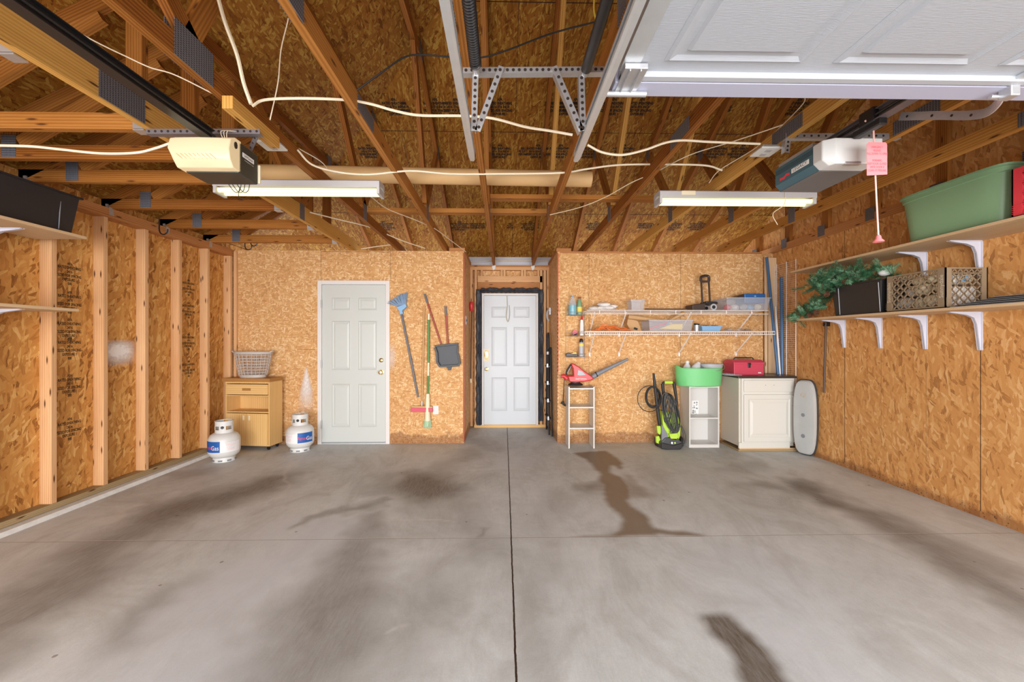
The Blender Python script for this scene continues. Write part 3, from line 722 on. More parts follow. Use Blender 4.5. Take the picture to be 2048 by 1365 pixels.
def wavy(x0, x1, z0, z1, horiz):
    n = 26; loops = []
    for i in range(n + 1):
        t = i / n; j = .008 * math.sin(i * 2.1) + .006 * math.sin(i * 5.3); k = .007 * math.cos(i * 3.1)
        if horiz: x = x0 + (x1 - x0) * t; loops.append([(x, YN - .05, z0 + k), (x, YN - .085 + j, z0 + .02 + k), (x, YN - .065 - j, (z0 + z1) / 2), (x, YN - .088, z1 - .02 + j), (x, YN - .05, z1 + j)])
        else: z = z0 + (z1 - z0) * t; loops.append([(x0 + k, YN - .05, z), (x0 + .02 + k, YN - .085 + j, z), ((x0 + x1) / 2, YN - .065 - j, z), (x1 - .02 + j, YN - .088, z), (x1 + j * .4, YN - .05, z)])
    wrp.ring(loops, False, (False, False))
wavy(-.425, -.340, .04, 2.09, False); wavy(.520, .602, .10, 2.09, False); wavy(-.34, .53, 2.04, 2.115, True)
wrp.build('plastic_wrap', 'wrap', d2)
# ================================================================ FRAMING
# wall studs on the left wall
studs = [(2.345, 'spruce wall stud on the left wall under the black bin, nearest the garage doors'), (2.755, 'spruce wall stud on the left wall carrying the grey shelf brackets'),
         (3.165, 'knotty spruce wall stud on the left wall just past the ends of the two shelves'),
         (3.570, 'spruce wall stud on the left wall just before the white overspray patch'),
         (3.975, 'ribbed-looking spruce wall stud just beyond the white overspray patch'),
         (4.385, 'spruce wall stud on the left wall with a green spot at its foot'),
         (4.795, 'heavily nailed spruce wall stud behind the propane tank beside the left wall'),
         (5.195, 'spruce wall stud in the back left corner behind the laundry basket')]
for y, lab in studs:
    o = MB().box(-3.50, -3.411, y, y + .038, .078, 2.375).build('wall_stud', 'stud', None, .002)
    tag(o, lab, 'stud', 'studs of the left wall')
o = MB().box(-3.40, -3.365, YB - .035, YB, .0, 2.44).build('wall_stud', 'stud', None, .002)
tag(o, 'thin nailer strip running up the back left corner of the closet wall', 'stud')
def gusset(parent, X, y, z, w, h, both=True, tilt=0):
    for s in ((-1, 1) if both else (-1,)):
        MB().box(X + s * .0195, X + s * .0215, y - w / 2, y + w / 2, z - h / 2, z + h / 2).build('gusset_plate', 'gusset', parent)
ZC = 2.5045
def truss(X, label, chordmat='truss', splice=(2.1,), low=False, nf=1.45):
    t = T('roof_truss', label, 'roof truss', (X, YR, 2.46), 'roof trusses running front to back')
    cap = zhip(X); top = min(cap, ZR)
    hh = .14 if low else .089
    beam('bottom_chord', chordmat, t, (X, -.93, 2.46 + hh / 2), (X, 6.27, 2.46 + hh / 2), .038, hh)
    yb = 6.36 - (top - 2.56) * 2; yf = -1.0 + (top - 2.56) * 2; off = .0445 / math.cos(math.atan(.5)) + .004
    beam('top_chord', 'truss', t, (X, 6.50, zback(6.50) - off), (X, yb, top - off), .038, .089)
    beam('top_chord', 'truss', t, (X, -1.15, zfront(-1.15) - off), (X, yf, top - off), .038, .089)
    if cap < ZR: beam('top_chord', 'truss', t, (X, yf + .06, top - off - .05), (X, yb - .06, top - off - .05), .038, .089)
    zt = top - .11; zb = 2.56
    def web(ya, za, yb_, zb_, mat='truss'): beam('web', mat, t, (X, ya, za), (X, yb_, zb_), .037, .086)
    q = 4.55; zq = min(zback(q), top) - .10
    web(3.90, zb, q, zq); web(nf + .02, zb, .82, min(zfront(.82), top) - .10)
    m2 = 'truss_y' if random.random() < .35 else 'truss'
    if cap >= ZR: web(3.96, zb, YR + .05, ZR - .16, m2); web(nf - .03, zb, YR - .05, ZR - .16)
    else: web(3.96, zb, yb - .2 if yb < 3.7 else 3.2, zt - .04, m2); web(nf - .03, zb, 2.2, zt - .04)
    gusset(t, X, 3.93, ZC + .03, .09, .15); gusset(t, X, nf, ZC + .03, .22 if nf > 1.5 else .11, .15); gusset(t, X, q, zq + .03, .10, .12)
    gusset(t, X, yb, top - .08, .13, .13)
    for s in splice: gusset(t, X, s, 2.46 + hh / 2, .25, hh - .011)
    return t
labs = ['pale yellow girder truss carrying the hangers of the jack trusses beside the lit opener',
        'truss just right of the lit opener, with a large dark splice plate near the front',
        'truss crossing over the right end of the left fluorescent light',
        'truss above the left hanging door track, ending over the house door',
        'truss above the right hanging door track, ending over the house door',
        'truss crossing over the end of the cardboard tube, left of the right-hand fluorescent light',
        'yellowish truss passing over the middle of the right-hand fluorescent light',
        'truss running behind the teal opener with a pale splice plate',
        'long low truss along the right wall above the green tote']
for k, lab in enumerate(labs):
    X = -1.93 + .592 * k
    _t = truss(X, lab, 'truss_y' if k in (0, 6) else 'truss_gold' if k > 6 else 'truss', {0: (2.1,), 1: (), 2: (2.18,), 3: (1.2,), 4: (1.0,), 5: (2.35,), 6: (2.3,), 7: (2.15,), 8: (2.05,)}[k], k == 0, 1.78 if k == 1 else 1.45)
for _t in [o for o in bpy.data.objects if o.name.startswith('roof_truss') and -.2 < o.location.x < .5]:
    X = _t.location.x
    MB().prism([(X - .03, 2.44), (X + .03, 2.455), (X + .02, 2.40), (X - .01, 2.375)], YN - .055, YN - .05).box(X - .024, X - .0195, YN - .09, YN - .04, 2.44, 2.50).build('hurricane_tie', 'white', _t)
# gable framing on the right
for k in range(10):
    y = .2 + k * .61
    z1 = (zback(y) if y > YR else zfront(y)) - .02
    MB().box(3.578, 3.618, y, y + .089, 2.545, z1).build('gable_stud', 'truss', gw)
    MB().box(3.533, 3.535, y - .005, y + .095, 2.48, 2.60).build('gusset_plate', 'gusset', gw)
# jack trusses between the left wall and the girder
for y, lab in zip((1.70, 2.29, 2.67, 3.05, 3.66, 4.26, 4.87), ('hip jack truss nearest the garage doors, bare of fittings', 'hip jack truss meeting the girder just in front of the lit opener', 'hip jack truss ending behind the lit opener lens',
      'hip jack truss passing just above the left end of the left fluorescent light', 'hip jack truss above the last quarter of the black bin shelf', 'hip jack truss crossing over the first black ceiling hook', 'hip jack truss nearest the closet wall, over the laundry basket')):
    t = T('jack_truss', lab, 'roof truss', (-3.41, y, 2.46), 'hip jack trusses on the left')
    beam('bottom_chord', 'truss', t, (-3.60, y, ZC), (-1.952, y, ZC), .038, .089)
    xh = min(-1.94, -3.5 + 6.36 - y) if y > YR else min(-1.94, -3.5 + y + 1.0)
    xv = min(-2.01, xh - .07); beam('web', 'truss', t, (xv, y, 2.55), (xv, y, zhip(xv) - .10), .037, .089, up=(1, 0, 0))
    off = .054
    beam('top_chord', 'truss', t, (-3.8, y, zhip(-3.8) - off), (xh - .03, y, zhip(xh - .03) - off), .038, .089)
    beam('web', 'truss', t, (-3.12, y + .001, 2.55), (-3.12, y + .001, zhip(-3.12) - .09), .037, .086, up=(1, 0, 0))
    beam('web', 'truss', t, (-3.06, y, 2.56), (-2.2, y, zhip(-2.2) - .12), .037, .086)
    for x in (-3.12,):
        MB().box(x - .045, x + .045, y - .0215, y - .0195, 2.47, 2.61).build('gusset_plate', 'gusset', t)
    MB().box(-2.01, -1.952, y - .026, y - .0195, 2.462, 2.54).box(-2.01, -1.952, y - .026, y + .026, 2.452, 2.459).build('joist_hanger', 'galv', t)
    MB().box(-3.455, -3.435, y - .03, y - .0195, 2.40, 2.50).box(-3.409, -3.405, y - .045, y - .005, 2.40, 2.47).build('hurricane_tie', 'galv', t)
for x, n in ((-.154, 'l'), (.438, 'r')):
    pass
# block and junction boxes on the chords
o = MB().box(-1.32, -1.27, 1.95, 2.35, 2.40, 2.46).build('wood_block', 'truss_y'); tag(o, 'short lamp-yellowed pine block nailed under the truss right of the lit opener', 'wood block')
for (x, y, lab) in ((-1.34, 2.40, 'white ceiling outlet box above the lit opener'), (1.56, 2.42, 'white ceiling outlet box above the teal opener')):
    t = T('ceiling_outlet', lab, 'outlet', (x, y, 2.44))
    B('cover_plate', 'white', t, x - .06, x + .06, y - .06, y + .06, 2.434, 2.444, .002); B('outlet_box', 'galv', t, x - .05, x + .05, y - .05, y + .05, 2.444, 2.458)
    for s in (-.025, .025): B('receptacle', 'greylt', t, x - .016, x + .016, y + s - .014, y + s + .014, 2.431, 2.434)
# loose boards lying across the chords
o = beam('loose_board', 'truss', None, (-1.50, 4.02, 2.572), (.415, 4.02, 2.572), .089, .04); tag(o, 'pale loose board lying across the trusses, shorter and lower of the two', 'board')
o = beam('loose_board', 'truss', None, (-.12, 3.62, 2.570), (2.9, 3.62, 2.570), .089, .036); tag(o, 'long loose board lying across the trusses behind the right-hand light', 'board')
t = T('cardboard_tube', 'long cardboard carpet tube lying across the trusses', 'tube', (-.5, 3.3, 2.55))
tb = MB().tube([(-1.95, 3.22, 2.615), (.70, 3.30, 2.615)], .062, 20, cap=False).tube([(.70, 3.30, 2.615), (-1.95, 3.22, 2.615)], .056, 20, cap=False).build('tube_wall', 'tube', t)
# ================================================================ OVERHEAD DOOR HARDWARE
def track(x, y1, label, s):
    t = T('door_track', label, 'door track', (x, 0.5, 2.17))
    ys = -.90
    # C-shaped channel
    prof = [(-.022, -.024), (-.026, .0), (-.022, .024), (.010, .026), (.024, .020), (.026, .010), (.022, .010), (.020, .016), (.008, .021), (-.018, .019), (-.0215, .0), (-.018, -.019), (.008, -.021), (.020, -.016), (.022, -.010), (.026, -.010), (.024, -.020), (.010, -.026)]
    def P(y, k=1.0): return [Vector((x + s * a * k * .56, y, 2.172 + b_ * k)) for a, b_ in prof]
    MB().ring([P(ys), P(y1 - .05), P(y1, .75)], True).build('channel', 'galv_track', t)
    return t
track(-.148, 1.93, 'left of the two galvanised overhead door tracks hanging in the middle', 1)
track(.338, 1.93, 'galvanised door track hanging along the edge of the raised garage door', -1)
def holes(mb, p0, p1, n, r=.0065, nrm=(0, -1, 0)):
    p0, p1 = Vector(p0), Vector(p1); nr = Vector(nrm)
    q = nr.to_track_quat('Z', 'Y').to_matrix().to_4x4()
    for i in range(n):
        c = p0 + (p1 - p0) * ((i + .5) / n); m = Matrix.Translation(c) @ q
        mb.lathe([(r, 0), (r, .0012), (.0004, .0012)], seg=8, mat=m, cap=(False, True))
def angle_iron(name, parent, p0, p1, w=.032, mat='galv', nh=8, face=(0, -1, 0)):
    """flat perforated strap with a flange"""
    p0, p1 = Vector(p0), Vector(p1); d = (p1 - p0).normalized(); f = Vector(face).normalized(); s = d.cross(f).normalized()
    L = (p1 - p0).length; m = Matrix((d, s, f)).transposed().to_4x4(); m.translation = p0
    a = MB(); a.box(0, L, -w / 2, w / 2, -.0015, .0015, m); a.box(0, L, w / 2 - .003, w / 2, -.03, -.0015, m)
    o = a.build(name, mat, parent)
    h = MB(); holes(h, p0 + f * .0016, p1 + f * .0016, nh, .0065, face); h.build('bolt_holes', 'hole', o)
    return o
t = T('track_hanger', 'perforated steel hanger with two V braces holding the middle door tracks', 'hanger', (.1, 1.67, 2.44))
pa, pb = at(926, 141, 1.67), at(1209, 139, 1.67)
angle_iron('cross_angle', t, pa, pb, .024, nh=24)
for a, b_ in (((951, 150), (948, 262)), ((1003, 133), (955, 262)), ((1163, 150), (1166, 262)), ((1108, 133), (1163, 262))):
    angle_iron('brace', t, at(*a, 1.655), at(*b_, 1.655), .024, nh=9)
def spring(x, label, wound):
    t = T('torsion_spring', label, 'spring', (x, 1.6, 2.39))
    z = 2.393
    if wound:
        h = MB(); pts = []; n = 88; L = 1.1; seg = 10
        for i in range(n * seg + 1):
            a = i / seg * 2 * PI; pts.append((x + .019 * math.cos(a), 1.62 - L * i / (n * seg), z + .019 * math.sin(a)))
        h.tube(pts, .0048, 5); h.build('coil', 'springm', t); MB().tube([(x, 1.63, z), (x, .5, z)], .006, 8).build('safety_cable', 'galv', t)
    else:
        MB().tube([(x, 1.63, z), (x, .48, z)], .021, 12).build('spring_sleeve', 'black', t); MB().tube([(x, 1.66, z), (x, 1.6, z)], .006, 8).build('safety_cable', 'galv', t)
    MB().lathe([(.001, -.015), (.016, -.015), (.012, .015), (.001, .015)], seg=10, mat=Matrix.Translation((x, 1.645, z)) @ Matrix.Rotation(PI / 2, 4, 'X')).build('end_fork', 'galv', t)
    return t
spring(-.112, 'black coiled extension spring beside the left hanging track', True)
spring(.327, 'black sleeved extension spring beside the raised garage door', False)
# ---- raised sectional door of the right bay
gx0, gx1 = .385, 3.10; gz = 2.20
gd = T('garage_door', 'white raised-panel sectional garage door parked open overhead', 'garage door', (1.74, .5, gz))
secs = [(1.355, .90), (.895, .37), (.365, -.16), (-.165, -.69)]
for i, (ya, yb_) in enumerate(secs):
    m_ = MB().box(gx0, gx1, yb_, ya, gz, gz + .045)
    sec = m_.build('door_section', 'doorskin', gd, .002)
    pw = .542
    for k in range(5):
        xa = gx0 + .122 + k * pw; xb = xa + .441; za, zb = (yb_ + .075, ya - .06)
        p = MB(); z = gz - .0005
        v = []
        for e, dz in ((0, 0), (.012, -.006), (.03, .0), (.052, .0), (.06, -.008)): v += [(xa + e, za + e, z + dz), (xb - e, za + e, z + dz), (xb - e, zb - e, z + dz), (xa + e, zb - e, z + dz)]
        p.add(v, [(j + o, (j + 1) % 4 + o, (j + 1) % 4 + o + 4, j + o + 4) for o in (0, 4, 8, 12) for j in range(4)] + [(16, 17, 18, 19)])
        p.build('raised_panel', 'doorskin', sec)
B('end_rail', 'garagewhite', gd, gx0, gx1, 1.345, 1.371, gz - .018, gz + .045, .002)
B('end_rail', 'lav', gd, gx0 - .01, gx1, 1.377, 1.455, gz - .018, gz + .06, .002)
B('rail_groove', 'greyp', gd, gx0, gx1, 1.371, 1.377, gz - .010, gz + .04)
B('edge_stile', 'galv_track', gd, gx0 - .006, gx0 + .05, -.69, 1.344, gz - .003, gz + .046)
t = gd
br = MB().box(gx0 + .0, gx0 + .075, 1.30, 1.42, gz - .022, gz - .004); br.box(gx0 + .015, gx0 + .02, 1.30, 1.42, gz - .03, gz - .02); br.box(gx0 + .05, gx0 + .055, 1.30, 1.42, gz - .03, gz - .02)
br.build('roller_bracket', 'galv', gd, .002)
MB().tube([(gx0 - .04, 1.425, gz - .028), (gx0 + .11, 1.425, gz - .028)], .010, 10).build('roller_shaft', 'galv', gd)
B('centre_stile', 'galv_track', gd, 1.715, 1.765, -.6, 1.42, gz - .012, gz - .001)
# opener arm from the door to the trolley
cx_ = 1.74
p = smooth_path([at(2022, 150, 1.40), at(2006, 178, 1.44), at(1996, 205, 1.48), at(1972, 225, 1.54), at(1935, 231, 1.62), at(1880, 231, 1.72), at(1800, 233, 1.86)], 5)
a_ = MB(); loops = []
for i, q in enumerate(p):
    d = (p[min(i + 1, len(p) - 1)] - p[max(i - 1, 0)]).normalized(); s_ = Vector((1, 0, 0)).cross(d).normalized(); n_ = d.cross(s_)
    w = .017; loops.append([q + s_ * w + n_ * .002, q + s_ * w - n_ * .002, q - s_ * w - n_ * .002, q - s_ * w + n_ * .002])
a_.ring(loops, True, (True, True), False); arm = a_.build('opener_arm', 'galv', gd)
h = MB()
for q in (-2, -5, -8, -12, 8): holes(h, p[q] + Vector((-.0026, 0, 0)), p[q] + Vector((-.0026, .001, 0)), 1, .0055, (-1, 0, 0))
h.build('bolt_holes', 'hole', arm)
MB().box(cx_ - .014, cx_ + .02, 1.365, 1.405, gz - .052, gz - .012).build('door_bracket', 'galv', arm, .004)
MB().tube([(cx_ - .04, 1.405, gz - .035), (cx_ + .04, 1.405, gz - .035)], .007, 8).build('clevis_pin', 'galv', arm)
def rail(root, x, y0, y1, z=2.385, mat='dark_angle'):
    t = MB().box(x - .025, x + .025, y0, y1, z - .004, z + .0).box(x - .004, x + .004, y0, y1, z, z + .045).box(x - .02, x + .02, y0, y1, z + .045, z + .049).build('rail', mat, root)
    c = MB()
    c.tube([(x - .018, y0, z + .02), (x - .018, y1, z + .02)], .006, 6).tube([(x + .018, y0, z + .02), (x + .018, y1, z + .02)], .006, 6); c.build('drive_chain', 'blackmet', t)
    return t
# release cord with tag
rc = T('release_cord', 'pink and white emergency release cord with a pink handle under the teal opener', 'cord', at(1752, 240, 1.90))
top_ = at(1747, 252, 1.90); bot = at(1757, 474, 1.90)
MB().tube(smooth_path([top_, at(1748, 290, 1.90), at(1752, 380, 1.90), bot], 5), .0035, 6).build('rope', 'pinkrope', rc)
MB().tube(smooth_path([at(1730, 241, 1.90), at(1741, 250, 1.895), at(1748, 252, 1.9), at(1752, 247, 1.9)], 4), .004, 6).build('knot', 'pinkrope', rc)
MB().lathe([(.006, .022), (.010, .016), (.012, .004), (.020, -.004), (.022, -.010), (.001, -.010)], at(1757, 480, 1.90), 14).build('pull_handle', 'pink', rc)
c0 = at(1754, 318, 1.885); tg = T('warning_tag', 'pink paper warning tag hanging in front of the teal opener', 'tag', c0)
w_, h_ = .048, .078
pl = [(-w_, -h_), (w_ * 1.02, -h_ + .006), (w_, h_ - .008), (w_ - .008, h_), (-w_ + .008, h_), (-w_, h_ - .008)]
MB().prism([(c0.x + a, c0.z + b_) for a, b_ in pl], c0.y, c0.y + .0012).build('tag_card', 'pink', tg)
M['tagink'] = plain('tag_ink', (.55, .10, .13), .7)
text('tag_text', 'EMERGENCY\nRELEASE\nPULL DOWN TO OPEN\n\nWARNING\nKEEP DOOR CLOSED\nUNTIL DOOR IS\nCLEAR OF PERSONS', 'tagink', tg, (c0.x, c0.y - .0004, c0.z), (1, 0, 0), (0, 0, 1), .0155, .0003, sx=.62)
# ---- openers
def opener_left():
    x0, x1, y0, y1, zb, zt = -1.62, -1.335, 2.065, 2.26, 2.167, 2.318
    t = T('garage_opener', 'charcoal garage door opener with its cream lens lit', 'garage opener', ((x0 + x1) / 2, 2.2, zb))
    body = MB().box(x0 + .02, x1, y0 + .03, y1, zb - .01, zt).build('motor_housing', 'openerdark', t, .008)
    n = 8; loops = []
    for i in range(9):
        u = i / 8; xx = x0 - .01 + (x1 - x0 + .01) * u; bow = .012 * math.sin(PI * u)
        taper = (1 - .10 * (1 - u))
        pr = [(y0 + .05, zt + .004), (y0 + .005, zt + .004 - .004 * bow), (y0 - .03 - bow, zt - .018), (y0 - .045 - bow, zt - .07), (y0 - .035 - bow, zb + .03), (y0 - .01, zb - .002), (y0 + .05, zb - .004)]
        loops.append([Vector((xx + (.02 if (j >= 4 and i == 0) else 0), a, b_)) for j, (a, b_) in enumerate(pr)])
    l = MB().ring(loops, True, (True, True)).build('light_lens', 'litlens', t, .004)
    for k in range(9):
        xs = x0 + .05 + k * .020; MB().tube([(xs - .012, y0 - .052, zb + .050), (xs + .012, y0 - .044, zb + .028)], .0012, 5).build('vent_slot', 'broomwood', l)
    MB().lathe([(.001, 0), (.011, 0), (.011, .004), (.001, .004)], seg=10, mat=Matrix.Translation((x1 + .0005, y0 + .004, zt - .035)) @ Matrix.Rotation(PI / 2, 4, 'Y') @ Matrix.Scale(1.6, 4, (1, 0, 0))).build('lens_clip_hole', 'hole', l)
    B('name_label', 'paperwhite', t, x1, x1 + .001, y0 + .06, y0 + .155, zb + .085, zb + .108)
    text('label_text', 'LiftMaster', 'black', t, (x1 + .0015, y0 + .107, zb + .096), (0, 1, 0), (0, 0, 1), .0185, .0003)
    text('label_text', 'PROFESSIONAL 1/2 HP', 'paperwhite', t, (x1 + .0015, y0 + .112, zb + .072), (0, 1, 0), (0, 0, 1), .0078, .0003)
    B('rear_cover', 'cream', t, x1 - .05, x1 + .008, y1, y1 + .012, zb, zb + .10, .003)
    B('mount_strap', 'galv', t, x1 - .10, x1 - .03, y0 + .06, y1 - .02, zt, zt + .018)
    w = MB()
    for dx in (0, .02, .045):
        w.tube(smooth_path([(x1 - .16 + dx, y1 - .01, zb), (x1 - .13 + dx, y1 + .005, zb - .045), (x1 - .10 + dx, y1, zb - .04), (x1 - .085 + dx, y1 - .01, zb - .002)], 5), .0022, 5)
    w.tube(smooth_path([(x1 - .1, y1, zb - .02), (x1 - .105, y1, zb - .07), (x1 - .07, y1 - .01, zb - .09)], 5), .002, 5)
    w.build('antenna_wires', 'blackrub', t)
    w = MB()
    for dx in (0, .008, .016): w.tube(smooth_path([(x0 + .21 + dx, y0 + .03, zt), (x0 + .20 + dx * 2, y0 + .03, zt + .05), (x0 + .24 + dx, y0 + .1, zt + .075)], 5), .0015, 5)
    w.build('bell_wires', 'cable', t)
    return t
rail(opener_left(), -1.475, -.8, 2.1, 2.322, 'blackmet')
h = T('opener_hanger', 'dark perforated angle bar holding up the lit opener', 'hanger', (-1.6, 2.2, 2.44))
angle_iron('cross_angle', h, at(292, 263, 2.14), at(520, 263, 2.14), .026, 'dark_angle', 18)
angle_iron('drop_strap', h, at(517, 262, 2.16), at(500, 300, 2.24), .026, 'dark_angle', 4)
def opener_right():
    x0, x1, y0, y1, zb, zt = 1.588, 1.873, 1.99, 2.375, 2.185, 2.312
    t = T('garage_opener', 'teal garage door opener with a white unlit lens', 'garage opener', ((x0 + x1) / 2, 2.25, zb))
    c = .03
    prof = [(x0, zb + c), (x0 + c, zb), (x1 - c, zb), (x1, zb + c), (x1, zt), (x0, zt)]
    MB().prism(prof, y0 + .09, y1).build('motor_housing', 'teal', t)
    MB().prism([(x0 + c - .002, zb - .002), (x1 - c + .002, zb - .002), (x1 - c, zb + .002), (x0 + c, zb + .002)], y0 + .09, y1 + .002).build('bottom_pan', 'openerbottom', t)
    pr = [(x0 - .002, zb + c), (x0 + c, zb), (x1 - c, zb), (x1 + .002, zb + c), (x1 + .002, zt), (x0 - .002, zt)]
    f = .045
    lo = [[Vector((x, y0 + .092, z)) for x, z in pr], [Vector((x, y0 + .03, z)) for x, z in pr], [Vector((x0 + f + (x - x0) * (1 - 2 * f / (x1 - x0)) if False else min(max(x, x0 + f), x1 - .006), y0, z)) for x, z in pr]]
    l = MB().ring(lo, True, (True, True), False).build('light_lens', 'lens', t, .005)
    B('lens_latch', 'galv', l, x0 + .09, x0 + .17, y0 - .002, y0 + .02, zb - .004, zb + .010, .002)
    for k in range(3):
        z = zb + .088 + k * .009; B('side_stripe', 'tealdark', t, x0 - .001, x0, y0 + .095, y1, z, z + .0035)
    B('name_label', 'paperwhite', t, x0 - .0012, x0, y0 + .12, y0 + .25, zb + .050, zb + .074)
    text('label_text', 'LEGACY', 'tealdark', t, (x0 - .0016, y0 + .185, zb + .062), (0, -1, 0), (0, 0, 1), .025, .0003, sx=1.15)
    lg = MB(); pts = [(y0 + .265, .062), (y0 + .29, .068), (y0 + .31, .058), (y0 + .345, .060), (y0 + .345, .046), (y0 + .31, .044), (y0 + .29, .054), (y0 + .265, .050)]
    lg.prismx([(a, zb + b_) for a, b_ in pts], x0 - .0015, x0 - .0002); lg.build('swoosh_logo', 'redcrate', t)
    B('mount_strap', 'galv', t, x0 + .02, x0 + .05, y0 + .12, y1, zt, zt + .03); B('mount_strap', 'galv', t, x1 - .06, x1 - .03, y0 + .12, y1, zt, zt + .03)
    return t
_o = opener_right(); rail(_o, 1.73, -.8, 2.2, 2.335)
MB().box(1.71, 1.75, 1.84, 1.985, 2.30, 2.335).box(1.70, 1.765, 1.86, 1.94, 2.325, 2.395).build('trolley', 'black', _o, .006)
h = T('opener_hanger', 'grey perforated angle bar holding up the teal opener', 'hanger', (1.8, 2.3, 2.42))
angle_iron('cross_angle', h, at(1572, 272, 2.30), at(1802, 272, 2.30), .030, 'galv', 16)
angle_iron('drop_strap', h, at(1577, 272, 2.31), at(1574, 305, 2.31), .030, 'galv', 4)
# ---- fluorescent strips
def strip_light(xa, xb, y, zt, label):
    t = T('strip_light', label, 'ceiling light', ((xa + xb) / 2, y, zt), 'fluorescent shop lights')
    MB().prismx([(y - .065, zt - .055), (y - .065, zt - .01), (y - .05, zt), (y + .05, zt), (y + .065, zt - .01), (y + .065, zt - .055), (y + .02, zt - .035), (y - .02, zt - .035)], xa, xb).build('light_housing', 'housing', t)
    for s in (-.035, .035): MB().tube([(xa + .025, y + s, zt - .072), (xb - .025, y + s, zt - .072)], .0165, 12).build('fluorescent_tube', 'fluoro', t)
    for x in (xa, xb - .02): B('end_cap', 'housing', t, x, x + .02, y - .062, y + .062, zt - .098, zt - .05, .003)
    return t
strip_light(-2.04, -.88, 2.98, 2.450, 'lit fluorescent strip light left of the middle, partly behind the lit opener')
strip_light(1.18, 2.385, 3.15, 2.456, 'lit fluorescent strip light left of and behind the teal opener')
B('maker_label', 'cream', bpy.data.objects['strip_light.001'], 1.345, 1.45, 3.083, 3.085, 2.418, 2.448)
# wood blocking from which the lights hang is the chords themselves
# ---- cables
def cable(label, pts, r=.005, mat='cable', name='electric_cable'):
    o = MB().tube(smooth_path(pts, 6), r, 6).build(name, mat); return tag(o, label, 'cable')
def ch(px, z=2.47): return z
def azp(px, py, z): return atZ(px, py, z)
cable('thick cream cable dropping from the roof to the truss right of the lit opener', [at(432, -20, 1.85), at(450, 45, 1.86), at(474, 110, 1.87), at(487, 165, 1.88), at(502, 208, 1.88)], .0085)
cable('cream cable running from the left truss plates across to the left door track', [at(505, 212, 1.97), at(530, 200, 2.0), at(600, 197, 2.02), at(690, 200, 2.05), at(740, 208, 2.06), at(790, 222, 2.06), at(840, 231, 2.06), at(925, 232, 2.06), at(985, 237, 2.06), at(1050, 254, 2.07), at(1100, 262, 2.07), at(1145, 270, 2.07)], .0065)
cable('cream cable sagging from the right door track over to the teal opener outlet', [at(1175, 290, 2.25), at(1205, 305, 2.27), at(1245, 310, 2.28), at(1290, 300, 2.28), at(1330, 286, 2.28), at(1365, 281, 2.28), at(1420, 284, 2.29), at(1520, 288, 2.32)], .0065)
cable('long cream cable running above the cardboard tube across the trusses', [at(595, 300, 2.6), at(625, 330, 2.7), at(680, 345, 2.8), at(740, 349, 2.8), at(820, 342, 2.82), at(900, 348, 2.83), at(1000, 348, 2.83), at(1120, 346, 2.83), at(1175, 338, 2.83), at(1240, 330, 2.83), at(1330, 329, 2.83), at(1410, 331, 2.83), at(1445, 341, 2.80)], .0065)
cable('cream cable sagging between the jack trusses at the left edge', [at(-20, 291, 2.0), at(60, 293, 2.02), at(120, 299, 2.04), at(200, 307, 2.06), at(270, 306, 2.08), at(310, 297, 2.1), at(342, 286, 2.11)], .006)
cable('thin white wire running from the opener rail up to the first truss', [at(125, 48, 1.9), at(200, 88, 1.95), at(250, 112, 1.97), at(300, 135, 2.0), at(350, 150, 2.0), at(435, 192, 2.05)], .003)
cable('thin white wire hanging beside the third truss', [at(578, 0, 2.1), at(577, 35, 2.1), at(562, 100, 2.1), at(556, 165, 2.1), at(540, 240, 2.1)], .003)
cable('thin white wire hanging on the underside of the first two trusses by the light', [at(595, 296, 2.75), at(640, 322, 2.85), at(665, 345, 3.0), at(700, 348, 3.1)], .003)
cable('thin white wire trailing from the left light to the closet top', [at(740, 392, 3.2), at(775, 418, 3.6), at(830, 440, 4.0), at(870, 458, 4.3), at(900, 480, 4.7), at(932, 504, 5.1)], .004)
cable('cream cable over the left end of the closet wall above the white door', [at(620, 425, 4.0), at(680, 440, 4.3), at(740, 455, 4.5), at(800, 480, 4.8), at(850, 497, 5.1)], .006)
cable('cream cable lying on top of the closet wall beside the white door', [at(722, 498, 5.5), at(770, 491, 5.5), at(800, 490, 5.5), at(815, 503, 5.5)], .006)
cable('cream cable along the top of the niche header', [at(880, 520, 6.2), at(945, 524, 6.2), at(990, 521, 6.2), at(1040, 522, 6.2), at(1095, 522, 6.2)], .006)
cable('thin white wire running diagonally below the right trusses toward the light', [at(1100, 430, 3.7), at(1160, 415, 3.5), at(1210, 395, 3.3), at(1262, 366, 3.05), at(1310, 345, 2.9), at(1380, 310, 2.65), at(1470, 282, 2.45), at(1565, 250, 2.2)], .003)
cable('thin white bell wire running down the yellowish truss to the right-hand light', [at(1610, 190, 2.15), at(1600, 215, 2.2), at(1520, 290, 2.55), at(1440, 340, 2.85), at(1418, 366, 3.0)], .003)
cable('thin white wire dangling under the teal opener', [at(1570, 372, 3.09), at(1570, 390, 3.08), at(1568, 410, 3.08), at(1546, 428, 3.08), at(1555, 450, 3.08)], .0025)
cable('black cable stapled under the roof sheathing', [at(712, 182, 2.9), at(770, 140, 2.9), at(810, 114, 2.92), at(850, 110, 2.95), at(950, 116, 2.97), at(1010, 102, 2.97), at(1100, 68, 2.95), at(1190, 44, 2.9)], .006, 'blackrub')
cable('short yellow wire hanging from the roof beside the black cable', [at(1189, -10, 2.6), at(1188, 20, 2.6), at(1193, 44, 2.6)], .006, 'yellow')
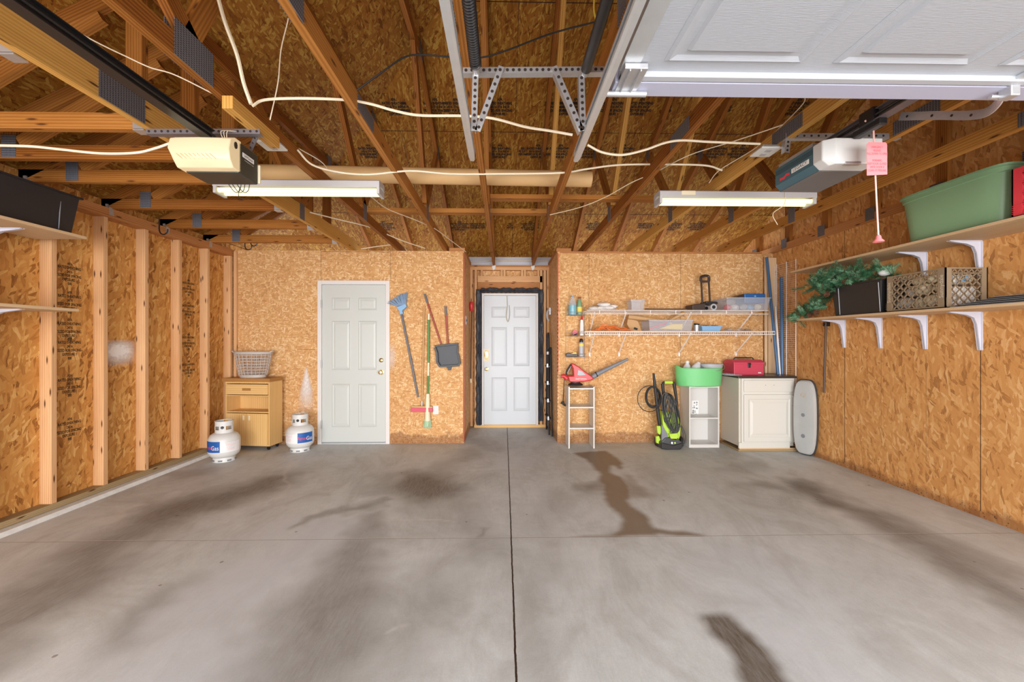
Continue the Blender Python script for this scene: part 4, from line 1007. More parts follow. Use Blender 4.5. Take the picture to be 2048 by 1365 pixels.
# ---- black hooks under the left plate
for px, py, Y, lab in ((325, 442, 4.05, 'first black screw-in hook on the left top plate'), (495, 478, 5.0, 'lower black screw-in hook above the laundry basket'), (506, 470, 4.9, 'upper black screw-in hook above the laundry basket')):
    p0 = at(px, py, Y)
    pts = [p0 + Vector(q) for q in ((-.03, 0, .02), (-.03, 0, -.03), (-.03, 0, -.09), (-.012, 0, -.125), (.02, 0, -.13), (.045, 0, -.11), (.05, 0, -.08))]
    tag(MB().tube(smooth_path(pts, 5), .006, 8).build('ceiling_hook', 'blackmet'), lab, 'hook', 'black ceiling hooks')
# ================================================================ OBJECTS ON THE FLOOR AND WALLS
def PP(pts, Y): return [(at(x, y, Y).x, at(x, y, Y).z) for x, y in pts]
def cyl(name, mat, parent, p0, p1, r, seg=12, r1=None):
    return MB().tube([p0, p1], [r, r1 if r1 is not None else r], seg).build(name, mat, parent)
def place(t, loc, rz=0): t.location = loc; t.rotation_euler = (0, 0, rz); return t
# ---- maple kitchen cart, back left
t = T('kitchen_cart', 'small maple cabinet on casters with a drawer, open shelf and two doors', 'cabinet')
w, d = .572, .232
b = MB(); b.box(0, .016, 0, d, .05, .82).box(w - .016, w, 0, d, .05, .82).box(.016, w - .016, d - .01, d, .05, .82).box(.016, w - .016, .002, d - .01, .05, .066).box(.016, w - .016, .012, d - .01, .445, .46).box(.016, w - .016, .004, d - .01, .645, .658).box(.016, w - .016, 0, d - .01, .80, .82)
b.build('carcass', 'birch', t, .0015)
B('worktop', 'butcher', t, -.03, w + .012, -.02, d + .002, .82, .862, .003)
dr = B('drawer', 'birch', t, .018, w - .018, -.012, .004, .668, .79, .002)
MB().box(.23, .34, -.0135, -.012, .715, .745).build('recessed_pull', 'butcher', dr)
for x0, x1, px in ((.018, w / 2 - .002, w / 2 - .045), (w / 2 + .002, w - .018, w / 2 + .03)):
    dd = B('cabinet_door', 'birch', t, x0, x1, -.012, .004, .068, .44, .002)
    B('pull', 'cream', dd, px, px + .018, -.024, -.012, .36, .42, .003)
for x in (.04, w - .04):
    for y in (.04, d - .04):
        MB().tube([(x - .008, y, .022), (x + .008, y, .022)], .022, 12).box(x - .012, x + .012, y - .01, y + .01, .03, .05).build('caster', 'blackmet', t)
place(t, (-3.365, 5.03, 0), math.radians(-7))
# ---- laundry basket
t = T('laundry_basket', 'round taupe plastic lattice laundry basket on the maple cabinet', 'basket', (0, 0, 0))
H = .315
def br(z): return .165 + (.235 - .165) * (z / H) ** .8
lat = MB()
for k in range(24):
    a = 2 * PI * k / 24; lat.tube([(math.cos(a) * br(z), math.sin(a) * br(z), z) for z in np.linspace(.03, H - .02, 6)], .0042, 5)
for z in np.linspace(.06, H - .045, 7): lat.tube([(math.cos(2 * PI * k / 34) * br(z), math.sin(2 * PI * k / 34) * br(z), z) for k in range(35)], .0042, 5)
lat.build('lattice_wall', 'basket', t)
MB().lathe([(.001, 0), (.165, 0), (.168, .035), (.160, .035), (.158, .006), (.001, .006)], seg=34).build('basket_base', 'basket', t)
MB().lathe([(.226, H - .03), (.236, H - .03), (.25, H - .006), (.247, H), (.232, H), (.226, H - .03)], seg=34, cap=(False, False)).build('rim', 'basket', t)
for s in (-1, 1): MB().tube(smooth_path([(s * .232, -.06, H - .005), (s * .262, -.04, H + .008), (s * .262, .04, H + .008), (s * .232, .06, H - .005)], 4), .008, 8).build('grip', 'basket', t)
t.scale = (.93, .55, 1)
place(t, (-3.085, 5.115, .863))
# ---- propane tanks
def cyltext(body, mat, parent, r, a0, z, size, sx=1.0, name='label_text'):
    cu = bpy.data.curves.new(name, 'FONT'); cu.body = body; cu.size = size; cu.align_x = 'CENTER'; cu.align_y = 'CENTER'; cu.resolution_u = 2
    tmp = bpy.data.objects.new('tmp', cu); me = bpy.data.meshes.new_from_object(tmp); bpy.data.objects.remove(tmp)
    for v in me.vertices:
        a = a0 + v.co.x * sx / r; v.co = Vector((math.cos(a) * r, math.sin(a) * r, z + v.co.y))
    me.materials.clear(); me.materials.append(M[mat]); o = bpy.data.objects.new(name, me); COL.objects.link(o); o.parent = parent; return o
def cylpatch(name, mat, parent, r, a0, a1, z0, z1):
    n = 14; A = [a0 + (a1 - a0) * k / n for k in range(n + 1)]
    return MB().ring([[Vector((math.cos(a) * r, math.sin(a) * r, z)) for a in A] for z in (z0, z1)], False, (False, False)).build(name, mat, parent)
def propane(label, loc, aface, bluedir):
    t = T('propane_tank', label, 'propane tank', (0, 0, 0), 'white propane tanks')
    R = .152
    pr = [(.001, .035), (.07, .036), (.115, .05), (.142, .078), (R, .11), (R, .225), (.147, .255), (.13, .285), (.10, .305), (.06, .318), (.001, .322)]
    MB().lathe(pr, seg=36).build('tank_body', 'tank', t)
    f = MB().lathe([(.098, 0), (.108, 0), (.104, .045), (.095, .045), (.098, 0)], seg=28, cap=(False, False)).build('foot_ring', 'tank', t)
    for k in range(8):
        a = 2 * PI * (k + .3) / 8; m = Matrix.Rotation(a, 4, 'Z'); MB().box(.104, .110, -.02, .02, .008, .024, m).build('foot_slot', 'greyp', f)
    col = MB()
    n = 30
    for k in range(n):
        a0 = aface + PI + .25 + (2 * PI - .5) * k / n; a1 = aface + PI + .25 + (2 * PI - .5) * (k + 1) / n
        mid = ((a0 + a1) / 2 - aface + PI) % (2 * PI) - PI
        segs = [(.31, .345), (.385, .435)] if (abs(abs(mid) - .75) < .32) else [(.31, .435)]
        for z0, z1 in segs:
            rr = .082; vs = [(math.cos(a) * (rr + dr), math.sin(a) * (rr + dr), z) for z in (z0, z1) for a in (a0, a1) for dr in (0, .004)]
            col.add(vs, [(0, 1, 3, 2), (4, 6, 7, 5), (0, 4, 5, 1), (2, 3, 7, 6), (0, 2, 6, 4), (1, 5, 7, 3)])
    col.lathe([(.080, .43), (.088, .43), (.089, .438), (.080, .438), (.080, .43)], seg=30, cap=(False, False))
    col.build('valve_collar', 'tank', t)
    v = MB().lathe([(.001, .32), (.02, .32), (.018, .36), (.012, .365), (.012, .40), (.001, .40)], seg=12).build('valve', 'brass', t)
    dx, dy = math.cos(aface), math.sin(aface)
    cyl('valve_outlet', 'blackmet', t, (dx * .01, dy * .01, .372), (dx * .088, dy * .088, .372), .016, 14)
    MB().lathe([(.001, .40), (.024, .40), (.024, .418), (.001, .418)], seg=12).build('hand_wheel', 'blackrub', t)
    b0, b1 = (aface - .05, aface - 1.25) if bluedir < 0 else (aface + .12, aface + 1.3)
    cylpatch('paper_label', 'tanklabel', t, R + .0008, aface - 1.3, aface + 1.3, .115, .225)
    lb = cylpatch('blue_label', 'tankblue', t, R + .0014, min(b0, b1), max(b0, b1), .118, .235)
    mid = (b0 + b1) / 2
    cyltext('Ameri', 'redcrate', t, R + .0022, mid - .23, .170, .062, .72); cyltext('Gas', 'tanklabel', t, R + .0022, mid + .28, .165, .066, .80)
    for k in range(7): cyltext('CAUTION PROPANE GAS FLAMMABLE'[: 26 - k * 2], 'redcrate' if k % 3 == 2 else 'greylt', t, R + .0018, (aface + (.62 if bluedir < 0 else -.6)), .222 - k * .014, .0085, .9, 'small_print')
    place(t, loc); return t
propane('propane tank standing at the foot of the left wall, left of the maple cabinet', (-3.075, 4.58, 0), -PI / 2 + .38, -1)
propane('propane tank standing between the maple cabinet and the white closet door', (-2.44, 4.97, 0), -PI / 2 + .15, 1)
# ---- brooms on the back wall (left)
YW = 5.235
t = T('broom', 'angled broom with blue bristles up and a grey pole, hanging beside the white door', 'broom', at(836, 795, YW))
cyl('pole', 'handlegrey', t, at(803, 628, YW), at(822, 722, YW), .0125); cyl('pole_grip', 'handlegrey', t, at(821, 716, YW), at(836, 795, YW), .015, 12, .011)
MB().prism(PP([(793, 615), (812, 608), (814, 614), (805, 622), (807, 628), (800, 630), (799, 622)], YW), YW - .02, YW + .015).build('broom_head', 'lightblue', t, .004)
br_ = MB(); random.seed(3)
for k in range(60):
    u = k / 59; a = at(794 + 18 * u, 613 - 4 * u, YW); e = at(776 + 38 * u + random.uniform(-1, 1), 607 - 20 * u + 3 * math.sin(u * PI) * -1 + random.uniform(-2, 2), YW)
    for dy in (-.02, -.005, .01): br_.tube([a + Vector((0, dy, 0)), e + Vector((0, dy * 1.5, 0))], .0022, 4)
br_.build('bristles', 'bluebristle', t)
t = T('broom', 'corn-style broom with a green and cream pole and pale bristles, hanging bristles down', 'broom', at(855, 857, YW))
for (x0, y0, x1, y1, m) in ((857.5, 628, 857.5, 640, 'cream'), (857.5, 640, 857, 726, 'greenh'), (857, 726, 856.4, 752, 'cream'), (856.4, 752, 855.8, 790, 'greenh')): cyl('pole', m, t, at(x0, y0, YW), at(x1, y1, YW), .0135)
MB().tube([at(855.6, 788, YW), at(855.3, 798, YW), at(855, 842, YW)], [.022, .028, .036], 12).build('bristle_sleeve', 'cream', t)
br_ = MB()
for k in range(46):
    u = k / 45; a = at(850 + 10.5 * u, 838, YW); e = at(846.5 + 16 * u, 855 + random.uniform(-3, 3), YW); dy = random.uniform(-.02, .01); br_.tube([a + Vector((0, dy, 0)), e + Vector((0, dy, 0))], .0026, 4)
br_.build('bristles', 'bristlepale', t)
t = T('push_broom', 'push broom with a thin wooden pole and red bristle block, behind the green broom', 'broom', at(843, 820, YW))
cyl('pole', 'broomwood', t, at(848.5, 612, YW + .01), at(844, 806, YW + .01), .011); cyl('pole_socket', 'chrome', t, at(844, 803, YW + .01), at(843.7, 812, YW + .01), .014)
MB().prism(PP([(824, 812), (865, 813), (865, 817), (823, 816)], YW), YW - .02, YW + .025).build('block', 'broomwood', t, .003)
MB().prism(PP([(823, 815), (865, 816), (866, 824), (822, 824)], YW), YW - .028, YW + .03).build('bristles', 'redbox', t, .003)
t = T('dustpan', 'black long-handled dustpan hanging upside down by its short red handle', 'dustpan', at(896, 741, YW))
cyl('handle', 'redhandle', t, at(892, 628, YW), at(896, 690, YW), .0115); cyl('handle_grip', 'handlegrey', t, at(891, 613, YW), at(892, 630, YW), .014)
pan = MB().prism(PP([(869.6, 691), (917, 686), (915.5, 705), (920.5, 726), (917, 731), (904, 731.5), (902, 741), (896, 741), (893, 732), (879, 733), (875, 724), (874, 706)], YW), YW + .012, YW + .02).build('pan', 'dustpan', t, .002)
MB().prism(PP([(869.6, 691), (917, 686), (917, 690), (870, 695)], YW), YW - .02, YW + .014).build('pan_lip', 'dustpan', t, .003)
MB().prism(PP([(872, 695), (876, 706), (877, 724), (881, 731), (916, 729), (919, 725), (914, 704), (915, 692), (917, 692), (917, 705), (922, 726), (918, 733), (879, 735), (873, 725), (872, 706), (869, 696)], YW), YW - .03, YW + .014).build('pan_rim', 'dustpan', t, .002)
t = T('lobby_broom', 'red-poled broom hanging at a slant behind the dustpan', 'broom', at(882, 688, YW + .015))
cyl('pole', 'redhandle', t, at(854, 603, YW + .015), at(882.5, 689, YW + .02), .0115); cyl('pole_grip', 'handlegrey', t, at(849.5, 588.5, YW + .015), at(855, 606, YW + .015), .0135)
t = T('wall_outlet', 'white wall outlet low on the closet wall beside the red push broom', 'outlet', at(871, 821, YB))
p = at(871.5, 820.5, YB); B('cover_plate', 'white', t, p.x - .036, p.x + .036, YB - .006, YB, p.z - .055, p.z + .055, .002)
for s in (-.024, .024): B('receptacle', 'trimwhite', t, p.x - .017, p.x + .017, YB - .008, YB - .006, p.z + s - .015, p.z + s + .015, .002)
t = T('light_switch', 'metal light switch on the left side wall of the niche', 'switch', (-.51, 5.52, 1.57))
B('cover_plate', 'galv', t, -.512, -.505, 5.485, 5.555, 1.53, 1.64, .001); B('toggle', 'blackrub', t, -.505, -.493, 5.513, 5.527, 1.575, 1.60)
t = T('ice_scraper', 'dark pole with a bright red end standing against the left side of the niche', 'pole', (-.49, 6.0, .7))
cyl('pole', 'rust', t, at(943.5, 616, 6.05), at(941.5, 762, 5.9), .010); MB().tube([at(943.5, 604, 6.02), at(942.5, 610, 6.02), at(943, 622, 6.04)], [.022, .040, .028], 10).build('scraper_head', 'red', t)
cyl('pole_tip', 'cream', t, at(941.5, 758, 5.9), at(941.8, 766, 5.9), .012)
t = T('wall_clamp', 'grey metal holder on the right side of the niche above the folded ladder', 'holder', (.66, 5.9, 1.6))
q = at(1094.5, 628, 6.0); B('back_plate', 'galv', t, .655, .684, 5.95, 6.02, q.z - .02, q.z + .09, .006); MB().tube(smooth_path([(.655, 5.98, q.z + .06), (.63, 5.97, q.z + .02), (.63, 5.97, q.z - .06), (.655, 5.98, q.z - .10)], 4), .016, 8).build('clip', 'greylt', t)
cyl('held_rod', 'broomwood', t, (.652, 6.0, q.z - .03), (.655, 6.0, 1.28), .009)
# ---- folded step ladder in the niche
t = T('step_ladder', 'black folded step ladder leaning on the right side wall of the niche', 'ladder', (.64, 5.8, 0))
for y0, y1, xx in ((5.62, 5.80, .640), (6.02, 5.98, .640), (5.72, 5.86, .610), (6.08, 6.02, .610)):
    MB().tube([(xx + .02, y0, .0), (xx + .02, y1, 1.22)], .013, 8).build('rail', 'blackmet', t)
for k, z in enumerate((.22, .46, .70, .94)):
    f = z / 1.22; MB().box(.600, .655, 5.62 + .18 * f, 6.05 - .04 * f, z, z + .018).build('step', 'blackmet', t); B('step_edge', 'galv', t, .60, .62, 5.62 + .18 * f - .006, 5.62 + .18 * f + .002, z, z + .05)
MB().tube(smooth_path([(.635, 5.80, 1.20), (.63, 5.80, 1.36), (.63, 5.86, 1.42), (.63, 5.95, 1.38), (.635, 5.97, 1.2)], 5), .014, 8).build('grab_rail', 'blackrub', t)
MB().lathe([(.001, -.02), (.02, -.02), (.02, .02), (.001, .02)], (.62, 5.80, 1.14), 10).build('hinge', 'galv', t)
# ---- white step shelf with the leaf blower
t = T('step_shelf', 'narrow white backless shelf unit with three tiers under the red leaf blower', 'shelf unit', (.95, 5.1, 0))
x0, x1, y0, y1 = .785, 1.105, 4.99, 5.25
for x in (x0, x1 - .016): B('side_panel', 'melamine', t, x, x + .016, y0, y1, 0, .752, .001)
for z in (.736, .490, .235): B('shelf_board', 'melamine', t, x0 + .016, x1 - .016, y0, y1, z - .016 if z > .7 else z, z if z > .7 else z + .016, .001)
YL = 5.12
t = T('leaf_blower', 'red electric leaf blower with a grey nozzle lying on the narrow white shelf', 'leaf blower', at(1152, 771, YL))
body = MB().prism(PP([(1134, 752), (1146, 751.5), (1145, 738), (1141, 729), (1144, 726.5), (1156, 733), (1168, 742.5), (1180, 751), (1186.5, 756), (1181, 760.5), (1168, 763.5), (1152, 764.5), (1138, 764)], YL), YL - .055, YL + .055).build('motor_body', 'red', t, .012)
MB().prism(PP([(1155, 740), (1162, 742), (1170, 750), (1158, 751), (1153, 750)], YL), YL - .0585, YL - .05).build('vent_cover', 'greylt', t, .002)
MB().tube(smooth_path([at(1143, 729, YL), at(1138, 735, YL), at(1133.5, 743, YL), at(1132.5, 751, YL)], 4), .012, 8).build('handle', 'blackrub', t)
cyl('handle_strip', 'greylt', t, at(1142, 733, YL - .014), at(1134.5, 747, YL - .014), .004)
MB().tube([at(1121.5, 752.5, YL), at(1128, 752.5, YL), at(1134, 757, YL)], [.018, .028, .040], 12).build('rear_cap', 'red', t)
MB().lathe([(.001, 0), (.09, 0), (.095, .008), (.085, .018), (.06, .03), (.06, .045), (.001, .045)], at(1151, 771, YL), 24, 1, .8).build('fan_intake', 'blackrub', t)
nz = MB().tube([at(1181, 757.5, YL), at(1193, 749, YL), at(1200, 745.5, YL), at(1256, 718.5, YL)], [.030, .032, .028, .016], 14).build('nozzle', 'greyp', t)
MB().tube([at(1191.5, 750, YL), at(1193.5, 749, YL)], .034, 14).build('nozzle_collar', 'blackrub', t)
text('brand_text', 'CRAFTSMAN', 'paperwhite', t, (at(1160, 758.6, YL).x, YL - .0552, at(1160, 758.6, YL - .0552).z), (1, 0, 0), (0, 0, 1), .026, .0004, sx=.95)
MB().tube(smooth_path([at(1129, 757, YL), at(1128, 768, YL), at(1127, 790, YL + .06), at(1126, 803, YL + .09)], 4), .005, 6).build('power_cord', 'blackrub', t)
MB().tube([at(1122, 806, 5.22), at(1127, 808, 5.21), at(1131, 812, 5.22)], .014, 8).tube([at(1126, 803, 5.21), at(1127, 811, 5.21)], .012, 8).build('plug', 'blackrub', t)
# ---- chrome wire rack with bottles
t = T('wire_rack', 'small three-tier chrome wire rack hung on the wall beside the white wire shelves', 'rack', at(1152, 716, 5.2))
gx = [at(1133, 0, 5.2).x, at(1171, 0, 5.2).x]
rk = MB()
for x in gx: rk.tube([(x, YB - .005, at(0, 724, 5.26).z), (x, YB - .005, at(0, 612, 5.26).z)], .0028, 5)
rk.build('wire_frame', 'galv', t)
zt = []
for py in (629, 672, 715):
    z = at(0, py, 5.15).z; zt.append(z); s_ = MB()
    for k in range(9): x = gx[0] + (gx[1] - gx[0]) * k / 8; s_.tube([(x, YB - .004, z), (x, 5.13, z)], .002, 5)
    for y in (5.13, 5.19, YB - .006): s_.tube([(gx[0], y, z), (gx[1], y, z)], .003, 5)
    s_.tube([(gx[0], YB - .006, z + .035), (gx[0], 5.13, z + .035), (gx[1], 5.13, z + .035), (gx[1], YB - .006, z + .035)], .0025, 5)
    s_.build('tray', 'galv', t)
def bottle(name, label, px, Y, z, prof, parts, cat='bottle', seg=20):
    x = at(px, 0, Y).x; t = T(name, label, cat, (x, Y, z), 'bottles on the chrome wire rack')
    for nm, mat, pr in parts: MB().lathe(pr, (x, Y, z), seg).build(nm, mat, t)
    return t
bottle('fluid_bottle', 'clear bottle half full of blue fluid on the top tier of the chrome rack', 1145, 5.19, zt[0] + .004, None,
       [('blue_fluid', 'cyan', [(.001, .001), (.048, .001), (.051, .01), (.051, .125), (.001, .125)]), ('bottle_shell', 'clearbottle', [(.001, 0), (.052, 0), (.053, .01), (.053, .13), (.046, .165), (.022, .215), (.018, .23), (.001, .232)]), ('cap', 'lightblue', [(.001, .232), (.018, .232), (.018, .248), (.001, .248)])])
bottle('oil_bottle', 'slim olive bottle with a red cap on the top tier of the chrome rack', 1159, 5.20, zt[0] + .004, None,
       [('bottle_shell', 'yellow_ol', [(.001, 0), (.032, 0), (.034, .01), (.034, .12), (.02, .18), (.014, .20), (.001, .20)]), ('cap', 'redhandle', [(.001, .20), (.016, .20), (.015, .225), (.001, .225)])] if False else
       [('bottle_shell', 'tote', [(.001, 0), (.032, 0), (.034, .01), (.034, .12), (.02, .19), (.014, .205), (.001, .205)]), ('cap', 'redhandle', [(.001, .205), (.016, .205), (.015, .23), (.001, .23)]), ('bottle_label', 'yellow', [(.0346, .03), (.0346, .10), (.034, .10)])])
bottle('glue_bottle', 'white squeeze bottle with a red spout on the middle tier of the chrome rack', 1163.5, 5.19, zt[1] + .004, None,
       [('bottle_shell', 'cloth', [(.001, 0), (.027, 0), (.028, .02), (.022, .16), (.016, .20), (.001, .20)]), ('spout', 'red', [(.001, .20), (.018, .20), (.013, .235), (.004, .26), (.001, .26)])])
bottle('spray_can', 'black-capped spray can on the bottom tier of the chrome rack', 1162.5, 5.19, zt[2] + .004, None,
       [('can', 'greylt', [(.001, 0), (.030, 0), (.031, .004), (.031, .16), (.022, .18), (.001, .18)]), ('black_cap', 'black', [(.001, .178), (.024, .178), (.024, .21), (.012, .226), (.001, .226)]), ('gold_band', 'yellow', [(.0314, .13), (.0318, .135), (.0318, .155), (.0314, .16)])])
x_, z_ = at(1151, 0, 5.19).x, zt[1] + .004
t = T('tape_dispenser', 'dark red tape dispenser lying on the middle tier of the chrome rack', 'tape dispenser', (x_, 5.18, z_))
MB().tube([(x_ - .01, 5.165, z_ + .038), (x_ - .01, 5.195, z_ + .038)], .032, 16).build('tape_reel', 'redbox', t); MB().prism([(x_ - .08, z_), (x_ + .03, z_), (x_ + .02, z_ + .03), (x_ - .05, z_ + .012)], 5.165, 5.195).build('dispenser_arm', 'black', t, .003)
x_, z_ = at(1141, 0, 5.19).x, zt[2] + .004
t = T('clamp', 'black clamp with yellow jaws lying on the bottom tier of the chrome rack', 'clamp', (x_, 5.18, z_))
MB().prism([(x_ - .06, z_), (x_ + .09, z_), (x_ + .09, z_ + .025), (x_ + .01, z_ + .03), (x_ - .03, z_ + .05), (x_ - .065, z_ + .03)], 5.16, 5.20).build('clamp_body', 'black', t, .006); MB().prism([(x_ + .0, z_ + .03), (x_ + .08, z_ + .025), (x_ + .07, z_ + .05), (x_ + .03, z_ + .048)], 5.165, 5.195).build('clamp_jaw', 'yellow', t, .004)
# ---- white wire shelves on brackets
def wire_shelf(label, xa, xb, z, lip, yf=4.87, yb=5.262, dense=True):
    t = T('wire_shelf', label, 'wire shelf', ((xa + xb) / 2, yb, z), 'white ventilated wire shelves')
    f = MB()
    for y, zz, r in ((yf, z, .0042), (yf, z - lip, .0042), (yb, z, .004), ((yf + yb) / 2, z - .004, .0035)): f.tube([(xa, y, zz), (xb, y, zz)], r, 6)
    f.build('long_rods', 'wirewhite', t)
    c = MB(); n = int((xb - xa) / .0254)
    for k in range(n + 1):
        x = xa + (xb - xa) * k / n
        if dense: c.tube([(x, yb, z + .003), (x, yf, z + .003), (x, yf - .003, z - lip)], .0021, 4)
        else:
            c.tube([(x, yb, z + .003), (x, yf, z + .003)], .0019, 4)
            if k % 12 == 6: c.tube([(x, yf, z), (x, yf, z - lip)], .0042, 5)
    c.build('cross_wires', 'wirewhite', t)
    for x in (1.09, 1.47, 2.25, 2.99):
        m = MB().tube([(x - .01, yf + .01, z - lip * .6), (x + .01, yb, z - .27)], .0075, 6).box(x, x + .02, yb - .006, yb + .008, z - .31, z - .25); m.build('diagonal_brace', 'wirewhite', t)
    return t
ZU, ZL = 1.676, 1.424
wire_shelf('upper white wire shelf carrying the folding cart and clear bin', .985, 3.17, ZU, .042, dense=False)
wire_shelf('lower white wire shelf carrying the orange cord and blue tray', .965, 3.25, ZL, .036)
ZU += .007; ZL += .007
def X(px, Y): return at(px, 0, Y).x
# folded white cloths
t = T('folded_cloth', 'bundle of folded white cloths on the left end of the upper wire shelf', 'cloth', (X(1205, 5.05), 5.05, ZU))
xa, xb = X(1179, 5.02), X(1232, 5.02)
def lump(mb, c, r, seg=14, n=.18, sd=0):
    rnd = random.Random(sd); ph = [rnd.uniform(0, 6) for _ in range(6)]; loops = []
    for i in range(9):
        th = PI * i / 8; l = []
        for k in range(seg):
            a = 2 * PI * k / seg; q = 1 + n * (math.sin(3 * a + ph[0]) * math.sin(2 * th + ph[1]) + .6 * math.sin(5 * a + ph[2] + th * 3))
            l.append(Vector(c) + Vector((math.cos(a) * math.sin(th) * r[0] * q, math.sin(a) * math.sin(th) * r[1] * q, -math.cos(th) * r[2] * (1 + n * .5 * math.sin(4 * a + ph[3])))))
        loops.append(l)
    mb.ring(loops, True, (True, True)); return mb
m = MB(); lump(m, (xa + .06, 5.02, ZU + .028), (.075, .07, .026), sd=1); lump(m, (xb - .11, 5.05, ZU + .034), (.13, .09, .032), 18, sd=2); m.build('lower_folds', 'cloth', t)
m = MB(); lump(m, (xb - .14, 5.05, ZU + .078), (.085, .07, .024), sd=4); lump(m, (xb - .03, 5.04, ZU + .055), (.05, .06, .022), sd=5); m.build('upper_folds', 'cloth', t)
def bin_(name, label, cat, x0, x1, y0, y1, z, h, mat, taper=.02, lip=.008, wall=.003, group=None, lipmat=None):
    t = T(name, label, cat, ((x0 + x1) / 2, (y0 + y1) / 2, z), group)
    o_ = lambda e: (x0 - e, x1 + e, y0 - e, y1 + e)
    b0 = (x0 + taper, x1 - taper, y0 + taper, y1 - taper); b1 = o_(0)
    i0 = tuple(v + s * wall for v, s in zip(b0, (1, -1, 1, -1))); i1 = tuple(v + s * wall for v, s in zip(b1, (1, -1, 1, -1)))
    def q(bb, zz): return [(bb[0], bb[2], zz), (bb[1], bb[2], zz), (bb[1], bb[3], zz), (bb[0], bb[3], zz)]
    m = MB().ring([q(b0, z), q(b1, z + h), q(i1, z + h), q(i0, z + wall)], True, (True, True), False); m.build('bin_shell', mat, t, .004 if taper else 0)
    if lip:
        a, c = o_(lip), o_(0)
        MB().ring([q(c, z + h - .012), q(a, z + h - .012), q(a, z + h), q(c, z + h)], True, (False, False), False).ring([q(c, z + h - .012), q(c, z + h)], True, (False, False), False).build('bin_rim', lipmat or mat, t)
    return t
bin_('food_container', 'small clear square container on the upper wire shelf beside the white cloths', 'container', X(1262, 4.97), X(1290, 4.97), 4.97, 5.15, ZU, .13, 'clearbin', .012)
t = bin_('storage_bin', 'wide clear bin at the right end of the upper wire shelf', 'storage bin', X(1453, 4.92), X(1541, 4.92), 4.92, 5.24, ZU, .155, 'clearbin', .02)
x0 = X(1453, 4.92)
for k, (dx, dy, r, m_) in enumerate(((.08, .12, .045, 'redcrate'), (.19, .15, .05, 'cloth'), (.28, .10, .045, 'greylt'), (.38, .16, .05, 'lightblue'), (.45, .10, .04, 'cream'), (.33, .2, .05, 'black'))):
    m = MB(); lump(m, (x0 + dx, 4.93 + dy, ZU + .045), (r, r * .9, .036), 12, .2, k); tag(m.build('hardware_bag', m_), ['red', 'white', 'grey', 'blue', 'cream', 'dark'][k] + ' lump of stuff inside the wide clear bin on the upper wire shelf', 'bag', 'contents of the wide clear bin')
t = T('blue_case', 'blue hard case with a round clasp lying in the wide clear bin', 'case', (X(1510, 5.0), 5.1, ZU + .09))
B('case_body', 'blue', t, X(1489, 5.0), X(1531, 5.0), 5.0, 5.2, ZU + .095, ZU + .21, .01); MB().tube([(X(1510, 5), 4.994, ZU + .178), (X(1510, 5), 5.0, ZU + .178)], .011, 12).build('clasp', 'lightblue', t)
# the lower half of the case tilts back into the bin; dark pouch beside it
t = tag(MB().prism([(X(1460, 5.1), ZU + .158), (X(1486.5, 5.1), ZU + .158), (X(1486.5, 5.1), ZU + .215), (X(1478, 5.1), ZU + .205)], 5.02, 5.2).build('dark_pouch', 'brownblk', None, .01), 'dark brown pouch beside the blue case on the wide clear bin', 'pouch')
# luggage cart
YC = 5.0
t = T('luggage_cart', 'folded dark luggage cart with its handle standing up on the upper wire shelf', 'luggage cart', (X(1410, YC), YC, ZU))
MB().prism([(X(1385, YC), ZU), (X(1411, YC), ZU), (X(1411, YC), ZU + .095), (X(1385, YC), ZU + .075)], YC, YC + .2).build('folded_base', 'brownblk', t, .008)
MB().prism([(X(1411, YC), ZU + .09), (X(1411, YC), ZU + .115), (X(1433, YC), ZU + .11), (X(1435, YC), ZU + .085), (X(1428, YC), ZU + .07)], YC - .02, YC + .14).build('axle_arm', 'black', t, .008)
for y in (YC - .03, YC + .15):
    wh = MB().tube([(X(1425, YC), y, ZU + .042), (X(1425, YC), y + .02, ZU + .042)], .040, 18).build('wheel', 'greylt', t); MB().tube([(X(1425, YC), y - .001, ZU + .042), (X(1425, YC), y + .021, ZU + .042)], .022, 14).build('hub', 'black', wh)
zz = at(0, 547, YC + .1).z
for px in (1411, 1426.5): MB().tube([(X(px, YC), YC + .08, ZU + .09), (X(px, YC) + .003, YC + .12, zz - .05)], .012, 8).build('handle_tube', 'brownblk', t)
MB().tube(smooth_path([(X(1411, YC), YC + .115, zz - .07), (X(1411.5, YC), YC + .12, zz - .02), (X(1419, YC), YC + .12, zz), (X(1427, YC), YC + .12, zz - .01), (X(1427, YC), YC + .115, zz - .07)], 4), .017, 8).box(X(1411, YC), X(1427, YC), YC + .105, YC + .13, zz - .085, zz - .06).build('grip', 'brownblk', t)
tag(cyl('curtain_rod', 'rust', None, (X(1290, 4.95), 4.95, ZU + .012), (X(1373, 4.95), 4.95, ZU + .012), .009), 'thin dark rod lying along the front of the upper wire shelf', 'rod')
# lower shelf
random.seed(5)
m = MB(); x0, x1 = X(1184, 5.0), X(1262, 5.0)
for k in range(9):
    yy = 4.93 + .03 * k; pts = [(x0 + random.uniform(0, .05), yy, ZL + .012 + random.uniform(0, .01))]
    for j in range(1, 7): pts.append((x0 + (x1 - x0) * j / 7, yy + random.uniform(-.03, .03), ZL + .014 + random.uniform(0, .05) * math.sin(PI * j / 7)))
    pts.append((x1 + random.uniform(-.03, .03), yy, ZL + .015)); m.tube(smooth_path(pts, 4), .0055, 6)
m.tube(smooth_path([(x0 + .07, 4.95, ZL + .01), (x0 + .10, 4.95, ZL + .07), (x0 + .16, 4.95, ZL + .08), (x0 + .18, 4.95, ZL + .03), (x0 + .22, 4.95, ZL + .01)], 5), .0055, 6)
m.tube(smooth_path([(x0 + .07, 4.97, ZL + .01), (x0 + .12, 4.96, ZL + .055), (x0 + .15, 4.96, ZL + .05), (x0 + .20, 4.95, ZL + .02)], 5), .0055, 6)
